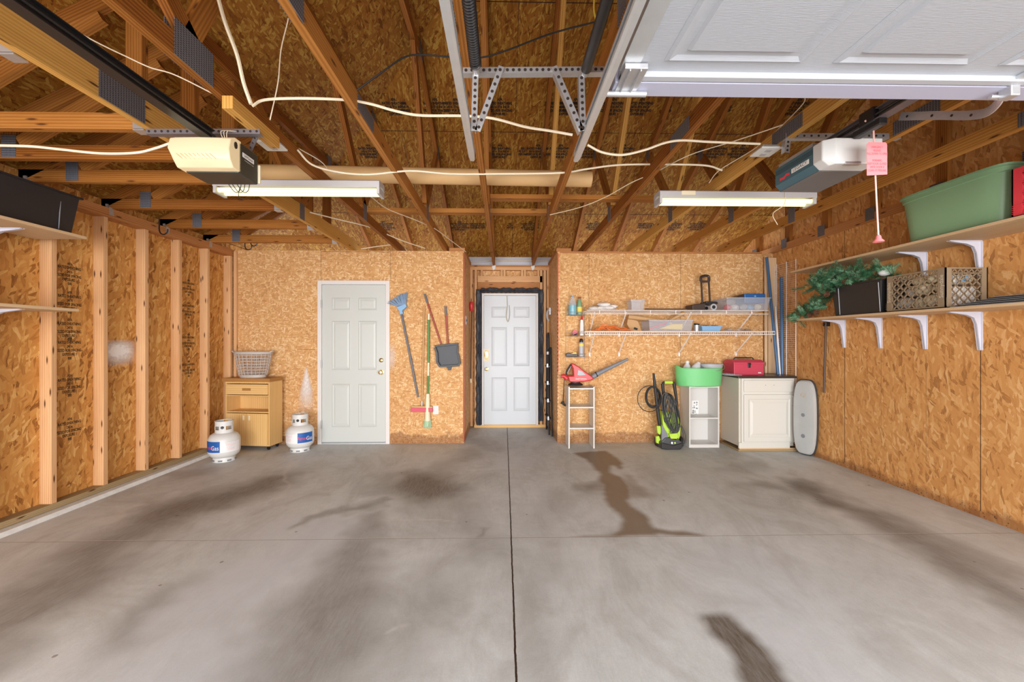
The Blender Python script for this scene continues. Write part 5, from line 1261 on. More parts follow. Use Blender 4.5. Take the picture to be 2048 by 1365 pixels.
t = T('extension_cord', 'bundled orange extension cord on the left end of the lower wire shelf', 'extension cord', ((x0 + x1) / 2, 5, ZL)); m.build('cord_loops', 'orange', t)
MB().tube([(x1 + .02, 4.95, ZL + .035), (x1 + .06, 4.94, ZL + .02)], .013, 8).build('plug', 'blackrub', t)
t = T('paper_bag', 'crumpled kraft paper bag behind the orange cord on the lower wire shelf', 'paper bag', (X(1262, 5.15), 5.15, ZL))
MB().prism([(X(1254, 5.1), ZL + .09), (X(1262, 5.1), ZL + .0), (X(1284, 5.1), ZL), (X(1276, 5.1), ZL + .13), (X(1256, 5.1), ZL + .17)], 5.10, 5.2).build('bag_paper', 'paperbag', t, .006)
t = bin_('storage_bin', 'clear plastic bin of hand tools on the lower wire shelf', 'storage bin', X(1298, 4.93), X(1386, 4.93), 4.93, 5.22, ZL, .135, 'clearbin', .012)
xx = X(1298, 4.93)
tag(MB().prism([(xx + .14, ZL + .03), (xx + .42, ZL + .02), (xx + .43, ZL + .085), (xx + .30, ZL + .085)], 4.97, 4.975).build('hand_saw', 'yellow'), 'yellow hand saw inside the clear bin on the lower wire shelf', 'saw')
for k, c in enumerate(('redcrate', 'lightblue', 'cream')):
    tag(cyl('tool_handle', c, None, (xx + .03 + .02 * k, 5.0 + .05 * k, ZL + .03), (xx + .25 + .05 * k, 5.02 + .05 * k, ZL + .10), .012), ['red', 'blue', 'cream'][k] + ' tool handle inside the clear bin on the lower wire shelf', 'tool', 'tools in the clear bin')
tag(MB().tube([(X(1256, 5.05), 5.05, at(0, 632, 5.05).z), (X(1325, 5.05), 5.04, at(0, 641, 5.05).z)], [.032, .016], 14).build('paper_roll', 'paperbag'), 'tapering brown paper roll resting on the paper bag and clear bin', 'roll')
tag(MB().tube([(X(1340, 5.05), 5.05, at(0, 640, 5.05).z), (X(1368, 5.05), 5.05, at(0, 624, 5.05).z)], [.014, .028], 14).build('paper_roll', 'paperbag'), 'short pale paper roll sticking up out of the clear bin on the lower shelf', 'roll')
t = T('tin_can', 'small tin can of hardware beside the clear bin on the lower wire shelf', 'can', (X(1393, 5.0), 5.0, ZL))
MB().lathe([(.001, 0), (.036, 0), (.036, .075), (.033, .075), (.033, .01), (.001, .01)], (X(1393, 5.0), 5.0, ZL), 16).build('can_body', 'galv', t); MB().tube([(X(1388, 5), 5.0, ZL + .085), (X(1398, 5), 5.0, ZL + .08)], .012, 8).build('can_contents', 'black', t)
t = bin_('parts_tray', 'light blue plastic tray of small parts on the lower wire shelf', 'tray', X(1404, 4.96), X(1443, 4.96), 4.96, 5.14, ZL, .062, 'lightblue', .012)
for k in range(6):
    m = MB(); lump(m, (X(1409 + 6 * k, 5.0), 5.02 + .02 * (k % 3), ZL + .06), (.018, .02, .016), 10, .25, k + 20); tag(m.build('small_part', ('greyp', 'redhandle', 'galv')[k % 3]), ('grey', 'dark red', 'silver')[k % 3] + ' small part heaped in the light blue tray' + (', nearer its left end' if k < 3 else ', nearer its right end'), 'hardware', 'bits in the light blue tray')
for k, (px, m_, lab) in enumerate(((1456, 'greylt', 'small grey coil of wire right of the light blue tray'), (1478, 'clearbin', 'flat clear blister pack toward the right end of the lower wire shelf'), (1492, 'galv', 'bent metal strip at the right end of the lower wire shelf items'))):
    m = MB(); lump(m, (X(px, 5.0), 5.0, ZL + .016), (.05, .05, .014), 12, .25, k + 40); tag(m.build(('wire_coil', 'blister_pack', 'metal_strip')[k], m_), lab, 'hardware')
# ---- pressure washer
YP = 5.03
t = T('pressure_washer', 'lime and black electric pressure washer draped with its hose and cord', 'pressure washer', at(1340, 897, YP))
def pt(x, y, dy=0): return at(x, y, YP + dy)
MB().prism(PP([(1320, 897), (1318, 884), (1328, 874), (1352, 874), (1361, 884), (1361.5, 895), (1357, 898), (1330, 899)], YP - .05), YP - .10, YP + .12).build('base', 'cordgrey', t, .014)
MB().prism(PP([(1320, 884), (1320, 896), (1332, 898.5), (1357, 897.5), (1361, 894), (1361, 885), (1345, 890)], YP - .07), YP - .125, YP - .09).build('front_bumper', 'blackrub', t, .008)
MB().prism(PP([(1321, 826), (1330, 822), (1350, 826), (1358, 845), (1357, 870), (1352, 884), (1342, 880), (1330, 876), (1323, 862)], YP), YP - .06, YP + .10).build('motor_shell', 'lime', t, .014)
MB().prism(PP([(1322, 848), (1334, 868), (1336, 884), (1322, 882)], YP - .06), YP - .085, YP - .05).build('side_panel', 'greyp', t, .006)
MB().prism(PP([(1337, 868), (1354, 866), (1356, 872), (1352, 881), (1341, 879)], YP - .08), YP - .10, YP - .06).build('front_badge', 'lime', t, .008)
for px, m_ in ((1344, 'chrome'), (1350, 'lime')): MB().tube([at(px, 886.5, YP - .10), at(px, 886.5, YP - .13)], .010, 12).build('port', m_, t)
MB().tube([at(1325, 768, YP + .05), at(1328, 800, YP + .04), at(1324, 840, YP + .04)], [.022, .016, .02], 10).build('handle_upright', 'blackrub', t)
MB().tube([at(1348, 768, YP + .05), at(1353, 800, YP + .04), at(1356, 850, YP + .04)], [.022, .016, .02], 10).build('handle_upright', 'blackrub', t)
MB().tube([at(1325, 768, YP + .05), at(1329, 765, YP + .05), at(1345, 765, YP + .05), at(1348, 768, YP + .05)], [.018, .016, .016, .018], 10).build('handle_cross', 'blackrub', t); cyl('grip', 'lime', t, at(1328.5, 765.3, YP + .05), at(1344.5, 765.3, YP + .05), .021, 12)
for x in (1312, 1358): MB().tube([at(x, 884, YP + .07), at(x + 5, 884, YP + .07)], .065, 20).build('wheel', 'blackrub', t)
MB().tube([pt(1307, 747), pt(1310, 775), pt(1314, 810), pt(1317, 835), pt(1321, 862)], [.014, .020, .020, .024, .018], 10).build('spray_lance', 'blackrub', t)
MB().prism(PP([(1313, 852), (1320, 852), (1322, 863), (1319, 870), (1314, 866)], YP - .03), YP - .05, YP - .01).build('trigger_guard', 'lime', t, .005)
MB().prism(PP([(1311, 873), (1317, 872), (1322, 884), (1318, 888), (1312, 886)], YP - .02), YP - .04, YP).build('nozzle_holder', 'lime', t, .005)
random.seed(11); hs = MB()
def loop(mb, cx, cy, rx, ry, n, r, dy=-.04, jit=1.5, rot=0, turns=1):
    for q in range(n):
        ax, ay = rx + random.uniform(-jit, jit), ry + random.uniform(-jit, jit); ox, oy = random.uniform(-jit, jit), random.uniform(-jit, jit); pts = []
        for k in range(25):
            a = 2 * PI * k / 24; u, v = ax * math.cos(a), ay * math.sin(a)
            pts.append(at(cx + ox + u * math.cos(rot) - v * math.sin(rot), cy + oy + u * math.sin(rot) + v * math.cos(rot), YP + dy + .012 * (q % 4)))
        mb.tube(pts, r, 6, cap=False)
loop(hs, 1306, 795, 14, 20, 7, .0055, -.02, 1.6); loop(hs, 1299, 798, 24, 26, 1, .005, -.03, .1)
hs.tube(smooth_path([pt(1322, 800), pt(1330, 810, -.02), pt(1334, 830, -.03), pt(1330, 860, -.03)], 5), .0055, 6); hs.build('high_pressure_hose', 'blackrub', t)
cs = MB(); loop(cs, 1342, 826, 11, 38, 7, .0065, -.09, 2.6, -.22); loop(cs, 1336, 818, 7, 30, 3, .0065, -.075, 2, .12); loop(cs, 1358, 868, 11, 22, 3, .0045, -.06, 2.0, -.25)
for k in range(5):
    x = 1334 + 3 * k; cs.tube(smooth_path([pt(x, 790 + k, -.08), pt(x + 5, 820, -.11), pt(x + 10, 850, -.10), pt(x + 6, 866 + k * 2, -.09)], 5), .006, 6)
cs.build('power_cord', 'cordgrey', t)
# ---- white two-cube shelf with the green tub
t = T('cube_shelf', 'white two-compartment cube shelf with an instruction sheet inside, under the green tub', 'shelf unit', (2.46, 5.1, 0))
x0, x1, y0, y1, H = 2.272, 2.645, 5.0, 5.26, .752
for x in (x0, x1 - .016): B('side_panel', 'melamine', t, x, x + .016, y0, y1, 0, H, .001)
for z in (H - .016, .352, .022): B('shelf_board', 'melamine', t, x0 + .016, x1 - .016, y0 + .001, y1 - .006, z, z + .016, .001)
B('back_panel', 'melamine', t, x0 + .016, x1 - .016, y1 - .006, y1 - .001, .022, H - .016)
B('toe_board', 'melamine', t, x0 + .016, x1 - .016, y0 + .002, y0 + .014, 0, .022)
q = at(1391, 820, 5.24); sh = T('instruction_sheet', 'printed instruction sheet taped inside the white cube shelf', 'paper', (q.x, 5.25, q.z))
B('sheet', 'paperwhite', sh, q.x - .045, q.x + .045, 5.2515, 5.2525, q.z - .115, q.z + .115)
rnd = random.Random(4); m = MB()
for k in range(26):
    a, b_ = q.x + rnd.uniform(-.038, .02), q.z + rnd.uniform(-.105, .09); m.box(a, a + rnd.uniform(.004, .022), 5.251, 5.2515, b_, b_ + rnd.uniform(.004, .02))
m.build('printed_drawings', 'greyp', sh)
def oval_tub(label, cx, cy, z, rx, ry, h, mat):
    t = T('tub', label, 'tub', (cx, cy, z)); n = 40
    def L(kx, ky, zz, up=0): return [Vector((cx + math.cos(2 * PI * i / n) * rx * kx, cy + math.sin(2 * PI * i / n) * ry * ky, zz + up * max(0, abs(math.cos(2 * PI * i / n)) - .86) / .14)) for i in range(n)]
    MB().ring([L(.90, .85, z), L(.93, .92, z + .01), L(.98, .97, z + h * .6), L(1, 1, z + h, .035), L(.985, .985, z + h, .035), L(.96, .95, z + h * .6), L(.90, .88, z + .015)], True, (True, True)).build('tub_wall', mat, t)
    MB().ring([L(1.0, 1.0, z + h - .012, .035), L(1.015, 1.02, z + h - .006, .035), L(1.01, 1.02, z + h, .035), L(.985, .985, z + h + .001, .035)], True, (False, False)).build('tub_rim', mat, t)
    return t
TX = (X(1350, 5.08) + X(1445, 5.08)) / 2
oval_tub('round green flexible tub full of bottles and a bucket, on the white cube shelf', TX, 5.09, .753, .29, .175, .225, 'green')
def lean(name, label, cat, prof, loc, rx, ry, mat, parts=()):
    t = T(name, label, cat, (0, 0, 0)); MB().lathe(prof, seg=18).build('bottle_body', mat, t)
    for nm, mt, pr in parts: MB().lathe(pr, seg=14).build(nm, mt, t)
    t.location = loc; t.rotation_euler = (rx, ry, 0); return t
bp = [(.001, 0), (.05, 0), (.053, .01), (.052, .13), (.035, .17), (.022, .19), (.022, .20), (.001, .20)]
lean('milk_jug', 'white plastic bottle standing in the left of the green tub', 'bottle', bp, (X(1373, 5.12), 5.12, .835), 0, .05, 'milky', [('cap', 'white', [(.001, .20), (.025, .20), (.025, .225), (.001, .225)])])
lean('spray_bottle', 'white plastic bottle lying tilted in the green tub beside the grey bucket', 'bottle', bp, (X(1384, 5.05), 5.06, .865), .05, .45, 'milky')
t = T('bucket', 'grey bucket with a wire handle sitting in the green tub', 'bucket', (X(1421, 5.09), 5.08, .80)); c = (X(1421, 5.09), 5.08, .78)
MB().lathe([(.001, 0), (.10, 0), (.138, .235), (.146, .235), (.146, .245), (.134, .245), (.098, .01), (.001, .01)], c, 30, 1, .85).build('bucket_wall', 'greylt', t)
MB().tube(smooth_path([(c[0] - .146, c[1] - .03, c[2] + .23), (c[0] - .10, c[1] - .12, c[2] + .18), (c[0], c[1] - .15, c[2] + .165), (c[0] + .10, c[1] - .12, c[2] + .19), (c[0] + .146, c[1] - .03, c[2] + .23)], 6), .003, 6).build('wire_handle', 'galv', t)
# ---- white base cabinet
t = T('base_cabinet', 'cream-white base cabinet with one drawer and one door, dark top, in the back right corner', 'cabinet', (3.13, 5.0, 0))
x0, x1, y0, y1 = 2.80, 3.462, 4.83, 5.262
MB().box(x0 + .0, x1, y0 + .02, y1, .055, .865).build('carcass', 'cabside', t, .001)
fr = MB(); fx = x0 + .022
fr.box(fx, fx + .035, y0 - .0, y0 + .02, .10, .868).box(x1 - .035, x1, y0, y0 + .02, .10, .868).box(fx + .035, x1 - .035, y0, y0 + .02, .835, .868).box(fx + .035, x1 - .035, y0, y0 + .02, .67, .705).box(fx + .035, x1 - .035, y0, y0 + .02, .10, .14); fr.build('face_frame', 'cabwhite', t, .0015)
dr = B('drawer', 'cabwhite', t, fx + .022, x1 - .018, y0 - .018, y0, .705, .845, .006)
for dx in (-.05, .05): MB().tube([((x0 + x1) / 2 + .02 + dx, y0 - .0185, .785), ((x0 + x1) / 2 + .02 + dx, y0 - .017, .785)], .0035, 8).build('screw_hole', 'hole', dr)
dd = B('cabinet_door', 'cabwhite', t, fx + .022, x1 - .018, y0 - .018, y0, .115, .675, .006)
a0, a1, b0_, b1_ = fx + .075, x1 - .075, .17, .62
m = MB(); v = []
for e, dy in ((0, 0), (.008, .005), (.02, .005), (.045, -.003)): v += [(a0 + e, y0 - .0185 + dy - .0, b0_ + e), (a1 - e, y0 - .0185 + dy, b0_ + e), (a1 - e, y0 - .0185 + dy, b1_ - e), (a0 + e, y0 - .0185 + dy, b1_ - e)]
v = [(x, y - .006, z) for x, y, z in v]
m.add(v, [(j + o, (j + 1) % 4 + o, (j + 1) % 4 + o + 4, j + o + 4) for o in (0, 4, 8) for j in range(4)] + [(12, 13, 14, 15)]); m.build('raised_panel', 'cabwhite', dd)
hx = x1 - .045; MB().tube(smooth_path([(hx, y0 - .02, .54), (hx + .004, y0 - .045, .555), (hx + .006, y0 - .048, .60), (hx + .004, y0 - .045, .645), (hx, y0 - .02, .66)], 4), .005, 8).build('chrome_handle', 'chrome', dd)
B('toe_board', 'cabwhite', t, x0 - .01, x1 - .06, y0 - .004, y0 + .018, .035, .10, .001); B('base_strip', 'shelfboard', t, x0 - .005, x1, y0 - .006, y0 + .02, .022, .036)
MB().box(x0 - .02, x1 + .02, y0 - .012, y1, 0, .022).build('base_plank', 'treated', t, .002)
B('countertop', 'darkcounter', t, x0 - .03, x1 + .008, y0 - .03, y1, .868, .893, .003)
CT = .893
# ---- toolbox and glasses on the counter
t = T('toolbox', 'red metal toolbox with a black handle on the dark counter', 'toolbox', (3.0, 5.05, CT))
x0, x1, y0, y1 = X(1468, 4.97), X(1528, 4.97), 4.97, 5.20
MB().box(x0, x1, y0, y1, CT, CT + .135).build('box_body', 'redbox', t, .004)
lid = MB().prismx([(y0 - .004, CT + .128), (y1 + .004, CT + .128), (y1 + .004, CT + .155), (y1 - .04, CT + .185), (y0 + .05, CT + .185), (y0 - .004, CT + .155)], x0 - .004, x1 + .004).build('lid', 'redbox', t, .003)
MB().tube(smooth_path([(x0 + .06, 5.085, CT + .183), (x0 + .075, 5.085, CT + .205), (x0 + .12, 5.085, CT + .208), (x1 - .12, 5.085, CT + .208), (x1 - .075, 5.085, CT + .205), (x1 - .06, 5.085, CT + .183)], 4), .007, 8).build('carry_handle', 'black', lid)
xm = (x0 + x1) / 2; MB().box(xm - .014, xm + .014, y0 - .014, y0 - .004, CT + .09, CT + .135).box(xm - .02, xm + .02, y0 - .012, y0 - .004, CT + .125, CT + .15).build('latch', 'black', t, .003)
MB().prism([(x1 - .075, CT + .022), (x1 - .066, CT + .038), (x1 - .055, CT + .028), (x1 - .048, CT + .038), (x1 - .036, CT + .028), (x1 - .03, CT + .022)], y0 - .001, y0).build('white_logo', 'paperwhite', t)
t = tag(MB().box(X(1446, 4.95), X(1466, 4.95), 4.90, 5.02, CT, CT + .022).box(X(1452, 4.95), X(1476, 4.95), 4.86, 4.93, CT, CT + .014).build('blister_pack', 'clearbin', None, .005), 'clear plastic packaging on the dark counter left of the red toolbox', 'packaging')
# ---- long things standing in the corner
for (xa, xb, ya, h, m_, lab) in ((1530.5, 1534.5, 5.245, 2.40, 'palewood', 'narrow wooden strip standing upright left of the wide plank in the back right corner'), (1537, 1553, 5.235, 2.385, 'palewood', 'wide pale plank standing upright in the back right corner')):
    tag(MB().box(X(xa, ya), X(xb, ya), ya, ya + .022, .895, h).build('upright_plank', m_), lab, 'plank', 'lumber standing in the corner')
tag(cyl('blue_pipe', 'bluepipe', None, (X(1556, 5.02), 5.02, CT + .001), at(1533.5, 515, 5.215), .0165), 'blue pipe leaning from the counter to the top left corner of the pale plank', 'pipe')
tag(cyl('blue_pipe', 'bluepipe', None, (X(1564.5, 5.08), 5.08, CT + .001), (X(1563, 5.15), 5.15, at(0, 550, 5.15).z), .020), 'shorter upright blue pipe standing in front of the white wire panel', 'pipe')
tag(cyl('white_pipe', 'wirewhite', None, (X(1560, 5.04), 5.04, CT + .001), (X(1551, 5.2), 5.2, 1.75), .011), 'thin white pipe leaning between the two blue pipes', 'pipe')
t = T('spare_wire_shelf', 'tall white wire shelf panel stood on end against the right wall', 'wire panel', (3.50, 5.04, 0))
m = MB()
for y in (4.87, 5.035, 5.216): m.tube([(3.505, y, .0), (3.505, y, 2.295)], .0042, 6)
m.tube([(3.490, 5.225, .0), (3.490, 5.225, 2.27)], .004, 6)
m.build('long_rods', 'wirewhite', t); m = MB()
for k in range(90): z = .02 + k * .0254; m.tube([(3.509, 4.87, z), (3.509, 5.216, z)], .0016, 4)
for k in range(9): z = .1 + k * .26; m.tube([(3.505, 5.216, z), (3.490, 5.225, z)], .004, 5)
m.build('cross_wires', 'wirewhite', t)
# ---- grey plastic sled
t = T('snow_sled', 'long grey sled with rounded ends and dark rim leaning between cabinet and right wall', 'sled')
def rr(w, h, e, n=4.0, k=48):
    out = []
    for i in range(k):
        a = 2 * PI * i / k; c, s_ = math.cos(a), math.sin(a); out.append((w / 2 * abs(c) ** (2 / n) * (1 if c >= 0 else -1) , h / 2 + h / 2 * abs(s_) ** (2 / (n * .72)) * (1 if s_ >= 0 else -1)))
    return out
W_, H_ = .262, .865
def lo(f, y): return [Vector((x * f, y, H_ / 2 + (z - H_ / 2) * (1 - (1 - f) * .35))) for x, z in rr(W_, H_, 0)]
MB().ring([lo(1.0, .034), lo(1.02, .03), lo(1.02, .02), lo(.98, .012)], True, (True, True)).build('rim', 'rimdark', t)
sh = MB().ring([lo(.955, .02), lo(.94, .0), lo(.86, -.018), lo(.60, -.026), lo(.2, -.028)], True, (True, True)).build('shell', 'silver', t)
for z, r in ((.46, .022), (.22, .024)): MB().lathe([(r, 0), (r * .9, .003), (.001, .004)], seg=16, cap=(False, False), mat=Matrix.Translation((.0, -.027, z)) @ Matrix.Rotation(PI / 2, 4, 'X')).build('drain_dent', 'greyp', sh)
m = MB()
for a, b_ in (((-.03, .70), (.0, .66)), ((0, .73), (.01, .665)), ((.03, .71), (.005, .66)), ((-.01, .72), (-.03, .67)), ((.03, .68), (.0, .665))): m.tube([(a[0], -.0275, a[1]), (b_[0], -.0275, b_[1])], .0018, 4)
m.build('scratch_marks', 'broomwood', sh)
place(t, (3.440, 4.64, .004), math.radians(-70)); t.rotation_euler = (math.radians(0), 0, math.radians(-68))
# ---- rod hanging on the right wall
t = T('hanging_rod', 'dark brown rod hanging from the end of the right-hand lower shelf', 'rod', (3.50, 4.42, .75))
cyl('rod', 'rust', t, (3.50, 4.43, .745), (3.50, 4.40, 1.52), .011); MB().box(3.495, 3.528, 4.38, 4.44, 1.47, 1.515).tube([(3.48, 4.41, 1.49), (3.53, 4.41, 1.49)], .012, 8).build('hook', 'blackmet', t)
# ================================================================ SIDE-WALL SHELVES AND WHAT IS ON THEM
ZS1, ZS2 = 1.546, 2.072          # top faces of the lower and upper boards
TH = .02
def shelf(label, x0, x1, y0, y1, z, brs, side):
    t = T('wall_shelf', label, 'shelf', ((x0 + x1) / 2, (y0 + y1) / 2, z), 'particle board wall shelves')
    B('shelf_board', 'shelfboard', t, x0, x1, y0, y1, z - TH, z, .001)
    for y in brs:
        w = XR if side > 0 else -3.411; s = -side; zz = z - TH
        prof = [(0, 0), (.245, 0), (.245, -.006), (.115, -.024), (.062, -.045), (.042, -.09), (.016, -.285), (0, -.285)]
        P = [(w + s * a, zz + b_) for a, b_ in prof]
        m = MB().prism(P, y - .0025, y + .0025)
        m.box(min(w, w + s * .245), max(w, w + s * .245), y - .014, y + .014, zz - .004, zz)
        m.box(min(w, w + s * .004), max(w, w + s * .004), y - .014, y + .014, zz - .285, zz)
        # rolled edges along the inside of the web
        inner = [Vector((w + s * a, 0, zz + b_)) for a, b_ in prof[2:7]]
        m.ring([[Vector((p.x, y - .011, p.z)) for p in inner], [Vector((p.x, y + .011, p.z)) for p in inner]], False, (False, False), False)
        m.build('bracket', 'bracketgrey', t)
    return t
M['bracketgrey'] = plain('bracket_enamel', (.60, .61, .70), .4, noise=.03)
shelf('upper shelf on the right wall holding the green tote and red crate', 3.13, XR - .002, 1.30, 4.43, ZS2, (3.37, 2.975, 2.16), 1)
shelf('lower shelf on the right wall holding greenery, black bin and tan crate', 3.13, XR - .002, 1.30, 4.36, ZS1, (4.19, 3.78, 3.37, 2.975, 2.16), 1)
shelf('upper shelf on the left wall holding the black bin', -3.411, -3.045, 1.6, 3.06, ZS2, (2.765, 1.95), -1)
shelf('short lower shelf on the left wall, empty', -3.411, -3.06, 1.6, 3.02, ZS1 - .005, (2.765, 1.95), -1)
t = bin_('storage_bin', 'black plastic storage bin on the upper left shelf', 'storage bin', -3.40, -3.075, 2.50, 3.04, ZS2 + .001, .275, 'black', .03, .014)
for y in (2.92,): MB().tube([(-3.097, y, ZS2 + .02), (-3.082, y, ZS2 + .25)], .003, 5).build('corner_rib', 'greyp', t)
# green tote
def rtote(name, label, x0, x1, y0, y1, z, h, mat, taper, n=6.0):
    t = T(name, label, 'storage tote', ((x0 + x1) / 2, (y0 + y1) / 2, z)); cx, cy, rx, ry = (x0 + x1) / 2, (y0 + y1) / 2, (x1 - x0) / 2, (y1 - y0) / 2; k = 60
    def L(e, zz):
        out = []
        for i in range(k):
            a = 2 * PI * i / k; c, s_ = math.cos(a), math.sin(a); out.append(Vector((cx + (rx + e) * abs(c) ** (2 / n) * (1 if c >= 0 else -1), cy + (ry + e) * abs(s_) ** (2 / n) * (1 if s_ >= 0 else -1), zz)))
        return out
    MB().ring([L(-taper - .01, z), L(-taper, z + .01), L(-.014, z + h - .05), L(-.006, z + h - .045), L(-.004, z + h), L(-.008, z + h), L(-.02, z + h - .06), L(-taper - .006, z + .014)], True, (True, True)).build('tote_wall', mat, t)
    MB().ring([L(-.006, z + h - .016), L(.006, z + h - .014), L(.006, z + h), L(-.006, z + h + .002)], True, (False, False)).build('tote_rim', mat, t)
    return t
rtote('storage_tote', 'sage green open storage tote on the upper right shelf', 3.135, 3.50, 2.52, 3.24, ZS2 + .001, .365, 'tote', .045)
# crates
def diag_lattice(mb, O, U, V, w, h, step, bar, depth, nrm):
    """crossing bars clipped to the rectangle w x h"""
    O, U, V, Nn = Vector(O), Vector(U), Vector(V), Vector(nrm)
    def seg(p, q):
        d = Vector((q[0] - p[0], q[1] - p[1])); L = d.length
        if L < .012: return
        d /= L; n = Vector((-d.y, d.x)) * bar / 2
        pts = [(p[0] + n.x, p[1] + n.y), (q[0] + n.x, q[1] + n.y), (q[0] - n.x, q[1] - n.y), (p[0] - n.x, p[1] - n.y)]
        vs = [O + U * a + V * b_ for a, b_ in pts] + [O + U * a + V * b_ + Nn * depth for a, b_ in pts]
        mb.add(vs, [(0, 1, 2, 3), (7, 6, 5, 4), (0, 4, 5, 1), (1, 5, 6, 2), (2, 6, 7, 3), (3, 7, 4, 0)])
    c = -h
    while c < w:
        a0 = max(0, c); a1 = min(w, c + h); seg((a0, a0 - c), (a1, a1 - c)); seg((a0, h - (a0 - c)), (a1, h - (a1 - c))); c += step
def crate(label, x0, x1, y0, y1, z, h, mat, oval=True, txt=None):
    t = T('milk_crate', label, 'milk crate', ((x0 + x1) / 2, (y0 + y1) / 2, z), 'milk crates'); th = .008; c_ = .06
    base = MB().box(x0, x1, y0, y1, z, z + .008).build('crate_floor', mat, t)
    for nm, O, U, nr, L in (('room_side', (x0, y1, z), (0, -1, 0), (1, 0, 0), y1 - y0), ('end_side', (x0, y0, z), (1, 0, 0), (0, 1, 0), x1 - x0), ('wall_side', (x1, y0, z), (0, 1, 0), (-1, 0, 0), y1 - y0), ('far_side', (x1, y1, z), (-1, 0, 0), (0, -1, 0), x1 - x0)):
        O, U, nr = Vector(O), Vector(U), Vector(nr); V = Vector((0, 0, 1)); m = MB()
        def slab(a0, a1, b0, b1, d0=0, d1=th):
            vs = [O + U * a + V * b_ + nr * d for d in (d0, d1) for b_ in (b0, b1) for a in (a0, a1)]
            m.add(vs, [(0, 1, 3, 2), (4, 6, 7, 5), (0, 4, 5, 1), (2, 3, 7, 6), (0, 2, 6, 4), (1, 5, 7, 3)])
        e = .055 if nm in ('room_side', 'wall_side') else .045
        slab(0, e, 0, h); slab(L - e, L, 0, h); slab(e, L - e, 0, .018); slab(e, L - e, h - .010, h); slab(e, L - e, h - .045, h - .037)
        k = 0; st_ = .042
        while e + k * st_ < L - e - .005:       # zigzag under the rim
            a = e + k * st_; b_ = min(L - e, a + st_); vs = []
            for (p, q) in (((a, h - .04), ((a + b_) / 2, h - .01)), (((a + b_) / 2, h - .01), (b_, h - .04))):
                d = Vector((q[0] - p[0], q[1] - p[1])); d.normalize(); n = Vector((-d.y, d.x)) * .0025
                pts = [(p[0] + n.x, p[1] + n.y), (q[0] + n.x, q[1] + n.y), (q[0] - n.x, q[1] - n.y), (p[0] - n.x, p[1] - n.y)]
                m.add([O + U * u + V * w + nr * dd for dd in (0, th * .8) for u, w in pts], [(0, 1, 2, 3), (7, 6, 5, 4), (0, 4, 5, 1), (1, 5, 6, 2), (2, 6, 7, 3), (3, 7, 4, 0)])
            k += 1
        diag_lattice(m, O + U * e + V * .018, U, V, L - 2 * e, h - .06, .060, .0075, th, nr)
        for j in range(5): slab(.002, e - .004, .02 + j * .012, .024 + j * .012, -.003, 0)
        if oval:
            ow = .045 if nm in ('end_side', 'far_side') else .05; pts = [O + U * (L / 2 + math.cos(2 * PI * i / 28) * ow) + V * (h * .72 + math.sin(2 * PI * i / 28) * .028) + nr * .004 for i in range(29)]
            m.tube(pts, .005, 6)
        m.build(nm, mat, t)
    return t
crx0, crx1, cry0, cry1 = 3.165, 3.475, 2.885, 3.345
ct = crate('tan milk crate full of pale packages on the lower right shelf', crx0, crx1, cry0, cry1, ZS1 + .001, .292, 'crate')
for y in (cry1 - .028, cry0 + .028):
    text('crate_lettering', 'Sunnydale', 'cratetxt', ct, (crx0 - .001, y, ZS1 + .16), (0, 0, 1), (0, 1, 0), .042, .0006)
for k, (y, z, r) in enumerate(((3.28, .07, .06), (3.17, .06, .055), (3.06, .07, .06), (3.25, .16, .05), (3.14, .17, .055), (3.03, .17, .05), (2.96, .08, .05), (3.20, .235, .042), (3.08, .24, .04))):
    m = MB(); lump(m, (3.27 + .03 * (k % 2), y, ZS1 + z), (r, r, r * .8), 14, .12, k + 60)
    tag(m.build('pale_package', 'cream' if k % 3 else 'basket'), 'pale wrapped package inside the tan milk crate' if True else '', 'package', 'packages inside the tan crate')
M['paleblue'] = plain('pale_blue_print', (.16, .42, .70), .5)
t = T('wipes_container', 'white container with a blue print showing in the end opening of the tan crate', 'container', (3.32, 2.96, ZS1 + .15))
MB().tube([(3.26, 2.955, ZS1 + .215), (3.39, 2.955, ZS1 + .215)], .036, 20).build('container_body', 'paperwhite', t); MB().box(3.325, 3.36, 2.915, 2.921, ZS1 + .20, ZS1 + .235).build('blue_print', 'paleblue', t)
t = tag(MB().box(3.20, 3.44, 2.93, 2.95, ZS1 + .02, ZS1 + .16).build('carton', 'cloth'), 'white carton seen through the end lattice of the tan crate', 'carton')
crate('red milk crate at the near end of the upper right shelf', 3.15, 3.47, 2.03, 2.49, ZS2 + .001, .30, 'redcrate')
# black bin with greenery
t = bin_('storage_bin', 'black bin on the lower right shelf with artificial greenery spilling out', 'storage bin', 3.155, 3.46, 3.38, 3.90, ZS1 + .001, .285, 'black', .022, .01)
for y, mm in ((3.82, 'greylt'), (3.405, 'greylt')): MB().tube([(3.172, y, ZS1 + .012), (3.155, y, ZS1 + .26)], .003, 5).build('corner_rib', mm, t)
def sprig(mb, mb2, p, d, L, rnd):
    """a twig with flat needles all round"""
    d = Vector(d).normalized(); q = Vector(p); n = max(5, int(L / .006)); mb2.tube([q, q + d * L], .0025, 4)
    s = d.cross(Vector((.3, .2, 1))).normalized(); u = d.cross(s)
    for i in range(n):
        c = q + d * L * (i + .5) / n
        for j in range(7):
            a = rnd.uniform(0, 2 * PI); o_ = (s * math.cos(a) + u * math.sin(a)); l = rnd.uniform(.022, .036) * (1 - .3 * i / n)
            tip = c + o_ * l * .85 + d * l * .6; wv = d.cross(o_).normalized() * .0012
            mb.add([c - wv, c + wv, tip + wv * .5, tip - wv * .5, c + d * .0014, tip + d * .001], [(0, 1, 2, 3), (0, 3, 5, 4), (1, 4, 5, 2)])
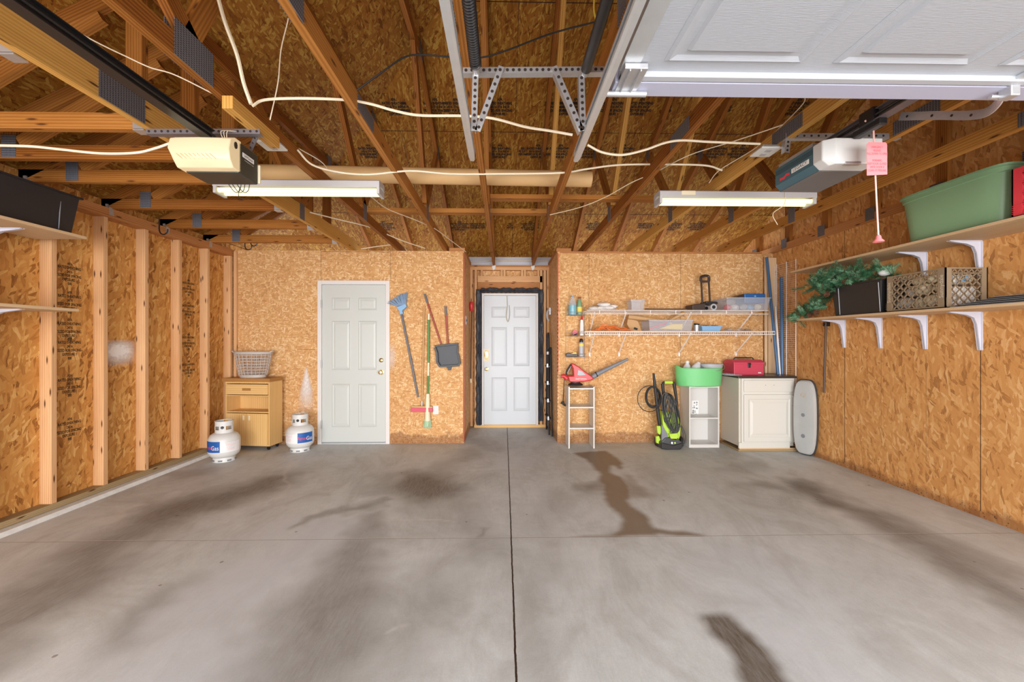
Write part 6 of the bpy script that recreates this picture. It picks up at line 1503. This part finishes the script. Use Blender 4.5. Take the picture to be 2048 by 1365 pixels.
def greenery(label, centres, seed, n, box, cones):
    rnd = random.Random(seed); t = T('artificial_greenery', label, 'artificial greenery', centres[0]); a, b_, tw = MB(), MB(), MB()
    for i in range(n):
        c = Vector(rnd.choice(centres)) + Vector((rnd.gauss(0, box[0]), rnd.gauss(0, box[1]), rnd.gauss(0, box[2])))
        d = Vector((rnd.uniform(-1, .35), rnd.uniform(-1, 1), rnd.uniform(-.35, .9)))
        sprig(a if rnd.random() < .62 else b_, tw, c, d, rnd.uniform(.06, .12), rnd)
    a.build('dark_needles', 'pine_needle', t); b_.build('light_needles', 'pine_light', t); tw.build('twigs', 'cone', t)
    for p in cones:
        m = MB(); p = Vector(p)
        for ring_ in range(6):
            rr_ = .027 * math.sin(PI * (ring_ + 1.2) / 7.5)
            for k in range(8):
                aa = 2 * PI * (k + .5 * (ring_ % 2)) / 8; o_ = Vector((-.02 + ring_ * .008, math.cos(aa) * rr_, math.sin(aa) * rr_)); m.lathe([(.001, -.004), (.006, 0), (.001, .006)], p + o_, 5)
        m.tube([p + Vector((-.025, 0, 0)), p + Vector((.03, 0, 0))], .008, 6); m.build('pine_cone', 'cone' if len(cones) > 1 else 'crate', t)
    return t
gz = ZS1 + .31
greenery('artificial pine branches with cones heaped on top of the black bin', [(3.25, 3.95, gz + .00), (3.20, 3.85, gz + .02), (3.22, 3.72, gz + .03), (3.25, 3.6, gz + .02), (3.28, 3.5, gz + .02), (3.12, 4.02, gz - .0), (3.14, 3.88, gz - .03), (3.13, 3.86, 1.91), (3.15, 3.70, 1.90), (3.18, 3.56, 1.89), (3.10, 3.96, 1.90), (3.11, 3.80, 1.94)], 5, 210, (.04, .055, .032), [(3.135, 3.71, gz - .0), (3.15, 3.60, gz + .03), (3.13, 3.93, gz - .09), (3.16, 3.78, gz + .06)])
greenery('artificial pine branch drooping over the end of the lower right shelf', [(3.20, 4.08, ZS1 + .12), (3.22, 4.18, ZS1 + .09), (3.19, 4.27, ZS1 + .06), (3.25, 4.10, ZS1 + .2), (3.15, 4.2, ZS1 + .04), (3.15, 4.33, ZS1 + .02)], 9, 90, (.035, .04, .025), [(3.14, 4.16, ZS1 + .03), (3.13, 4.06, ZS1 + .05)])
t = T('white_decoration', 'white rounded decoration half buried in the greenery on the black bin', 'decoration', (3.25, 3.5, gz)); m = MB(); lump(m, (3.25, 3.45, gz + .04), (.04, .05, .032), 14, .08, 3); m.build('shell', 'paperwhite', t)
# stack of flat dark sheets
rnd = random.Random(8)
for k in range(9):
    z = ZS1 + .0015 + k * .0065; y1 = 2.84 - .022 * k; xo = 3.145 + .012 * k + rnd.uniform(0, .006)
    o = MB().prism([(0, 0), (.30 - .01 * k, 0), (.30 - .01 * k, .0045), (0, .0045)], 0, y1 - 2.02).build('flat_sheet', 'black' if k % 2 else 'sheetgrey', None)
    o.location = (xo, 2.02, z); tag(o, ('bottom' if k == 0 else 'top' if k == 8 else ('dark' if k % 2 else 'grey')) + ' sheet in the fanned stack beside the tan crate' + ('' if k in (0, 8) else (' in its lower half' if k < 4 else ' in its upper half')), 'sheet', 'flat sheets stacked beside the tan crate')
